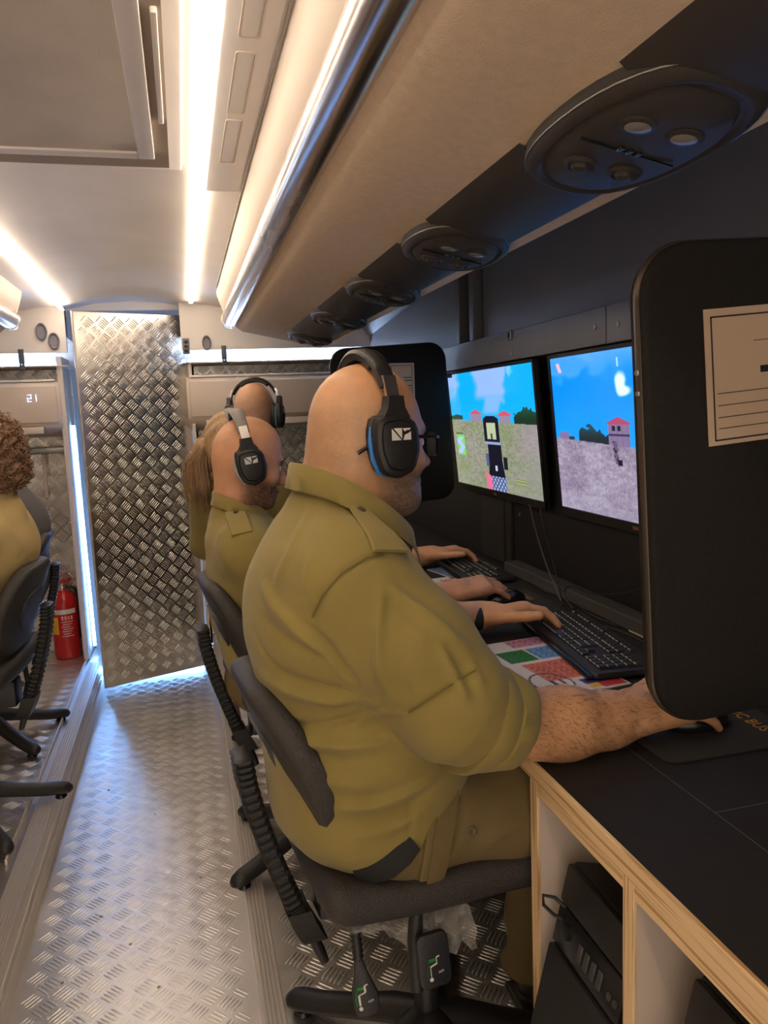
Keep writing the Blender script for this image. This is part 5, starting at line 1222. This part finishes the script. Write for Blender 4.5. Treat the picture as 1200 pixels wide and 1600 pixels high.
# --- second man, bald with a dark beard ---
def second_man():
    t = thing('person', 'bald man with dark beard and olive shirt seated second, in profile', 'person', (.3, 2.1, .15))
    M = headframe((.158, 2.10, 1.290), 3, 12, 0, .97)
    S = SDF(axis((.0, .99, .0055)), axis((1.72, 2.72, .0055)), axis((.5, .84, .014), (.84, .98, .0045), (.98, 1.12, .009), (1.12, 1.44, .0038)))
    add_head(S, M, .97, beard=.006)
    S.cone((.128, 2.1, 1.25), (.12, 2.1, 1.12), .058, .066, .02)
    S.ell((.16, 2.1, .95), (.11, .15, .16), .03); S.ell((.20, 2.1, .72), (.12, .15, .1), .03)
    limb(S, [(.15, 1.93, 1.07), (.36, 1.86, .93), (.52, 1.90, .912), (.68, 1.955, .902)], [.05, .048, .040, .028]); limb(S, [(.15, 2.27, 1.07), (.40, 2.42, .94), (.60, 2.48, .915), (.77, 2.50, .905)], [.05, .045, .038, .028])
    add_hand(S, (.68, 1.958, .915), (1, -.04, .10), (0, .2, -1), 1, 1.2, curls=[(22, 24, 14)]*4, thumb=(.8, .6, .3))
    add_hand(S, (.78, 2.50, .915), (1, -.14, .12), (0, -.2, -1), -1, 1.18, curls=[(22, 26, 18)]*4, thumb=(.75, .55, .12))
    for y in (2.02, 2.2): limb(S, [(.22, y, .70), (.62, y, .70)], [.08, .06])
    sk = lambda V: skin_cols(V, (.62, .315, .175), M, [('beard', (.045, .028, .02), .92), ('brow', (.05, .03, .02), .9), ('hair', (.50, .28, .165), .3)])
    mesh_obj('body', S, SKIN, t, 1, sk); head_eyes(M, .97, t)
    S = SDF(axis((-.02, .60, .0055)), axis((1.76, 2.52, .006)), axis((.60, 1.21, .0055)))
    S.ell((.155, 2.1, 1.0), (.122, .19, .16), .03); S.cone((.13, 1.98, 1.095), (.13, 2.22, 1.095), .062, .062, .05)
    S.ell((.19, 2.1, .80), (.135, .18, .16), .05); S.cone((.125, 2.1, 1.10), (.125, 2.1, 1.15), .085, .072, .03)
    S.cone((.14, 1.94, 1.07), (.36, 1.86, .93), .068, .064, .04); S.cone((.36, 1.86, .93), (.50, 1.895, .915), .062, .052, .02)
    S.cone((.14, 2.26, 1.07), (.40, 2.42, .94), .066, .06, .04); S.cone((.4, 2.42, .94), (.52, 2.455, .925), .06, .05, .02)
    S.cone((.128, 2.1, 1.25), (.125, 2.1, 1.10), .057, .064, .004, 's')
    cr = [([(.10, 1.86, 1.14), (.07, 1.87, 1.08), (.07, 1.89, 1.0)], .004, -.004, False), ([(.11, 1.86, 1.0), (.05, 1.92, .98), (.03, 2.0, .99)], .010, .006), ([(.13, 1.87, .93), (.06, 1.93, .90), (.04, 2.0, .9)], .010, .007), ([(.2, 1.84, .99), (.15, 1.83, 1.05)], .01, .006), ([(.08, 1.93, 1.15), (.04, 1.98, 1.1), (.035, 2.0, 1.02)], .012, .005)]
    mesh_obj('shirt', S, OLIVE, t, 1, None, lambda V, F: creases(waves(V, F, .0018, 32, [(.3, .3, 1), (1, .2, .8)], 5), F, cr))
    collar('collar', (.138, 2.1, 1.140), .072, .074, .075, .036, OLIVE, t, gap=32)
    S = SDF(axis((.05, .75, .008)), axis((1.9, 2.32, .008)), axis((.2, .82, .008)))
    S.ell((.2, 2.1, .69), (.14, .18, .1), .03)
    for y in (2.0, 2.2): limb(S, [(.24, y, .69), (.63, y, .69), (.60, y, .25)], [.09, .07, .055], .03)
    mesh_obj('trousers', S, OLIVE_T, t)
    strip_on('epaulette', [(.115, 2.015, 1.168), (.115, 1.98, 1.163), (.118, 1.94, 1.150), (.122, 1.905, 1.128)], [(0, .1, 1), (-.1, -.1, 1), (-.1, -.4, 1), (-.1, -.7, .8)], .052, .0045, OLIVE, t)
    button((.115, 2.0, 1.1735), (-.1, 0, 1), .007, OLB, t)
    return M
M2 = second_man()
headset('black headset with grey and silver band on the second bald man', M2, .97, band_m=GREYB, accent=mat('pale_blue_trim', (.30, .36, .45), .4), tilt=-20, wide=.097)

# --- third man: shaved head seen from behind ---
def third_man():
    t = thing('person', 'man with shaved head seen from behind, deepest of the right row', 'person', (.3, 3.15, .15))
    M = headframe((.280, 3.12, 1.415), 70, 4, 0, 1.0)
    S = SDF(axis((.0, .60, .008)), axis((2.9, 3.5, .008)), axis((.6, 1.15, .014), (1.15, 1.56, .0055)))
    add_head(S, M, 1.0); S.cone((.27, 3.08, 1.38), (.27, 3.06, 1.22), .057, .07, .02); S.ell((.27, 3.1, 1.0), (.18, .12, .2), .04); S.ell((.27, 3.12, .72), (.17, .14, .1), .04)
    mesh_obj('body', S, SKIN, t, 1, lambda V: skin_cols(V, (.58, .31, .18), M, [('hair', (.30, .20, .14), .55)])); head_eyes(M, 1.0, t)
    S = SDF(axis((-.02, .60, .009)), axis((2.88, 3.4, .009)), axis((.55, 1.3, .009)))
    S.ell((.27, 3.1, 1.03), (.21, .13, .2), .04); S.ell((.27, 3.1, .78), (.18, .14, .2), .04); S.cone((.27, 3.06, 1.18), (.27, 3.07, 1.22), .085, .075, .03); S.cone((.27, 3.08, 1.38), (.27, 3.06, 1.2), .056, .068, .004, 's')
    for x in (.07, .47): limb(S, [(x, 3.1, 1.12), (x*1.1-.02, 3.2, .9), (x, 3.38, .88)], [.07, .06, .05])
    mesh_obj('shirt', S, OLIVE, t, 1, None, lambda V, F: waves(V, F, .002, 30, [(0, .3, 1)], 5))
    return M
M3 = third_man()
headset('black headset on the shaved man seen from behind', M3, 1.0, accent=mat('teal_trim', (.08, .22, .30), .4), tilt=4, wide=.100)

# --- woman with the ponytail ---
def strands(name, parent, roots, n, m, fn, seed=2, r=.0022, seg=5):
    rs = np.random.RandomState(seed); mb = MB()
    for _ in range(n):
        P = fn(rs)
        R = []
        for i, p in enumerate(P):
            a = P[max(i-1, 0)]; b = P[min(i+1, len(P)-1)]; d, s, u = frame_from((b-a) if (b-a).length > 1e-6 else Vector((0, 0, 1)))
            k = r*(1 if i < len(P)-1 else .3); R.append([p+s*k*math.cos(q)+u*k*math.sin(q) for q in (0, 2.09, 4.19)])
        mb.rings(R, cap=False)
    o = mb.build(name, m, parent, sharp=None, recalc=False); return o
def woman():
    t = thing('person', 'woman with light brown ponytail and olive shirt between the two rear men', 'person', (.2, 2.68, .15))
    M = headframe((.135, 2.68, 1.355), 0, 8, 0, .95)
    S = SDF(axis((-.02, .60, .008)), axis((2.45, 2.95, .008)), axis((.6, 1.15, .014), (1.15, 1.50, .0055)))
    add_head(S, M, .95); S.cone((.10, 2.68, 1.32), (.10, 2.68, 1.18), .050, .055, .02); S.ell((.13, 2.68, 1.0), (.10, .14, .18), .03); S.ell((.17, 2.68, .72), (.12, .15, .1), .04)
    mesh_obj('body', S, SKIN, t, 1, lambda V: skin_cols(V, (.60, .36, .23), M)); head_eyes(M, .95, t)
    S = SDF(axis((-.02, .30, .006)), axis((2.55, 2.82, .006)), axis((1.24, 1.52, .006)))
    S.ell(tuple(M @ Vector((-.014, 0, .036))), (.101, .088, .102), .01); S.ell(tuple(M @ Vector((-.04, 0, -.01))), (.075, .082, .085), .03); S.plane_cut(tuple(M @ Vector((.062, 0, .05))), tuple((M.to_3x3() @ Vector((1, 0, -.75)))))
    mesh_obj('hair', S, HAIRL, t, 1, None, lambda V, F: waves(V, F, .0022, 160, [(0, 1, .3)], 3))
    hub = Vector((.030, 2.665, 1.385))
    S = SDF(axis((-.09, .10, .0055)), axis((2.56, 2.76, .0055)), axis((1.12, 1.45, .0055)))
    limb(S, [(.055, 2.667, 1.393), (.020, 2.664, 1.375), (.004, 2.662, 1.32), (.005, 2.662, 1.24), (.014, 2.663, 1.165)], [.022, .024, .032, .034, .014], .02)
    mesh_obj('ponytail', S, HAIRL, t, 1, None, lambda V, F: waves(V, F, .003, 190, [(.5, 1, .0)], 4))
    def fn(rs):
        a, b = rs.normal(0, .012, 2); q = rs.uniform(.6, 1.25)
        return [hub+Vector((a*.6, b*.7, 0)), Vector((.003+a*1.7, 2.662+b*2, 1.32)), Vector((.004+a*1.9, 2.662+b*2.2, 1.24)), Vector((.014+a*1.5, 2.663+b*1.6, 1.24-.075*q))]
    o = strands('ponytail_strands', t, None, 260, HAIRL, fn, r=.0016); o['kind'] = 'stuff'
    MB().tube([Vector((.042, 2.664+.024*math.cos(q), 1.388+.024*math.sin(q))) for q in [2*math.pi*i/16 for i in range(16)]], .004, 6, loop=True).build('hair_tie', LABELP, t)
    S = SDF(axis((-.05, .50, .008)), axis((2.42, 2.98, .008)), axis((.55, 1.26, .008)))
    S.ell((.120, 2.68, 1.04), (.105, .165, .15), .03); S.ell((.13, 2.68, .80), (.12, .16, .2), .05); S.cone((.10, 2.58, 1.12), (.10, 2.78, 1.12), .058, .058, .04)
    for y in (2.52, 2.84): limb(S, [(.10, y, 1.09), (.24, y-.03, .92), (.45, y, .91)], [.062, .055, .045])
    mesh_obj('shirt', S, OLIVE, t, 1, None, lambda V, F: waves(V, F, .0025, 34, [(.3, 1, .35), (1, .5, .2)], 6))
    collar('collar', (.105, 2.68, 1.145), .062, .064, .06, .03, OLIVE, t)
    return M
MW = woman()
headset('headset with grey and silver band on the ponytailed woman', MW, .96, band_m=GREYB, tilt=-14, wide=.094)
for o_ in bpy.data.objects:
    if o_.get('label', '') in ('woman with light brown ponytail and olive shirt between the two rear men', 'headset with grey and silver band on the ponytailed woman'): o_.location += Vector((.035, 0, -.055))

# --- left side: curly-haired person in tan, facing the left wall ---
def curly_person():
    t = thing('person', 'curly brown-haired person in tan shirt seated at the left edge, seen from behind', 'person', (-.72, 2.3, .15))
    M = headframe((-.505, 2.20, 1.355), 160, 2, 0, 1.0)
    S = SDF(axis((-.95, -.30, .008)), axis((1.9, 2.6, .008)), axis((.5, 1.15, .014), (1.15, 1.50, .006)))
    add_head(S, M, 1.0); S.cone((-.50, 2.20, 1.33), (-.50, 2.21, 1.15), .055, .066, .02); S.ell((-.56, 2.22, 1.02), (.07, .12, .13), .03); S.ell((-.68, 2.25, .72), (.10, .14, .07), .04)
    mesh_obj('body', S, SKIN, t, 1, lambda V: skin_cols(V, (.60, .37, .24), M)); head_eyes(M, 1.0, t)
    S = SDF(axis((-.66, -.34, .0055)), axis((2.05, 2.36, .0055)), axis((1.20, 1.50, .0055)))
    S.ell((-.492, 2.20, 1.372), (.104, .108, .104), .02); S.ell((-.47, 2.20, 1.30), (.090, .10, .068), .03)
    def post(V, F):
        N = normals_of(V, F); d = .006*np.sin(V[:, 0]*150+3*np.sin(V[:, 2]*80))*np.sin(V[:, 1]*140+3*np.sin(V[:, 0]*70))+.006*np.sin(V[:, 2]*170+2.5*np.sin(V[:, 1]*90)); return V+N*d[:, None]
    mesh_obj('hair', S, HAIRB, t, 1, None, post)
    def fn(rs):
        v = Vector(rs.normal(0, 1, 3)).normalized(); lower = rs.rand() < .35
        c = Vector((-.47, 2.20, 1.30)) if lower else Vector((-.492, 2.20, 1.372)); e = (.090, .10, .068) if lower else (.104, .108, .104)
        p = c+Vector((v.x*e[0], v.y*e[1], v.z*e[2])); ax = Vector(rs.normal(0, 1, 3)).normalized(); ax = (ax-v*ax.dot(v)*.6).normalized(); u = ax.cross(v).normalized(); w = ax.cross(u)
        r = rs.uniform(.006, .012); L = rs.uniform(.01, .028); n = 9
        return [p+v*.003+ax*L*i/n+u*r*math.cos(i*1.0)+w*r*math.sin(i*1.0) for i in range(n)]
    o = strands('hair_curls', t, None, 1300, mat('curl_brown', (.30, .165, .09), .5, noise=.3, nscale=40), fn, seed=4, r=.0013); o['kind'] = 'stuff'
    S = SDF(axis((-.98, -.32, .0065)), axis((1.85, 2.62, .0065)), axis((.62, 1.28, .0065)))
    S.ell((-.520, 2.23, 1.06), (.140, .20, .14), .03); S.cone((-.51, 2.10, 1.13), (-.51, 2.36, 1.13), .075, .075, .05); S.ell((-.665, 2.24, .84), (.15, .20, .19), .08); S.cone((-.50, 2.21, 1.18), (-.50, 2.21, 1.225), .09, .072, .03)
    for y in (2.02, 2.44): limb(S, [(-.53, y, 1.10), (-.68, y-.01, .94), (-.92, y+.02, .93)], [.072, .066, .055])
    cr = [([(-.37, 2.12, 1.0), (-.41, 2.05, .94), (-.50, 2.02, .90)], .012, .009), ([(-.38, 2.10, .93), (-.44, 2.05, .87), (-.54, 2.03, .84)], .012, .010), ([(-.39, 2.13, 1.06), (-.42, 2.06, 1.02), (-.50, 2.02, .99)], .010, -.007), ([(-.42, 2.12, .85), (-.48, 2.07, .80), (-.56, 2.05, .79)], .010, .009)]
    mesh_obj('shirt', S, TAN, t, 1, None, lambda V, F: creases(waves(V, F, .0022, 26, [(.5, .3, 1)], 8), F, cr))
    S = SDF(axis((-1.25, -.42, .01)), axis((1.98, 2.5, .01)), axis((.2, .80, .01)))
    S.ell((-.69, 2.24, .69), (.15, .19, .09), .03)
    for y in (2.13, 2.36): limb(S, [(-.72, y, .68), (-1.05, y, .69), (-1.02, y, .25)], [.09, .07, .055], .03)
    mesh_obj('trousers', S, OLIVE_T, t, 1, None, lambda V, F: waves(V, F, .003, 30, [(1, .2, .5)], 9))
    return M
MC = curly_person()
hc = headset('headset with pale band on the curly-haired person at the left', MC, 1.0, band_m=mat('light_grey_band', (.45, .42, .40), .5), tilt=12, wide=.108, sticker=False)
def jacket_person():
    t = thing('person', 'person in dark grey jacket mostly hidden behind the curly-haired person', 'person', (-.8, 2.95, .15))
    M = headframe((-.66, 2.86, 1.33), 180, 2, 0, .98)
    S = SDF(axis((-.95, -.40, .009)), axis((2.6, 3.15, .009)), axis((.6, 1.15, .014), (1.15, 1.48, .007)))
    add_head(S, M, .98); S.cone((-.64, 2.86, 1.30), (-.62, 2.86, 1.16), .055, .065, .02); S.ell((-.62, 2.86, 1.0), (.11, .15, .18), .03); S.ell((-.68, 2.86, .72), (.13, .15, .1), .04)
    mesh_obj('body', S, SKIN, t, 1, lambda V: skin_cols(V, (.55, .33, .22), M, [('hair', (.06, .04, .03), .9)])); head_eyes(M, .98, t)
    S = SDF(axis((-1.0, -.36, .008)), axis((2.55, 3.15, .008)), axis((.62, 1.25, .008)))
    S.ell((-.60, 2.86, 1.02), (.155, .19, .17), .03); S.cone((-.60, 2.75, 1.12), (-.60, 2.97, 1.12), .075, .075, .04); S.ell((-.62, 2.86, .84), (.16, .18, .18), .05); S.cone((-.61, 2.86, 1.16), (-.61, 2.86, 1.2), .085, .07, .03)
    for y in (2.68, 3.04): limb(S, [(-.60, y, 1.08), (-.74, y, .92), (-.95, y, .92)], [.07, .062, .055])
    mesh_obj('jacket', S, JACK, t, 1, None, lambda V, F: waves(V, F, .003, 28, [(.5, .3, 1)], 12))
jacket_person()
for o_ in bpy.data.objects:
    if o_.get('label', '').startswith('curly brown'): o_.location += Vector((-.09, .39, -.02))
    if o_.get('label', '').startswith('person in dark grey'): o_.location += Vector((-.10, .44, -.01))
hc.location += Vector((-.09, .39, -.02))
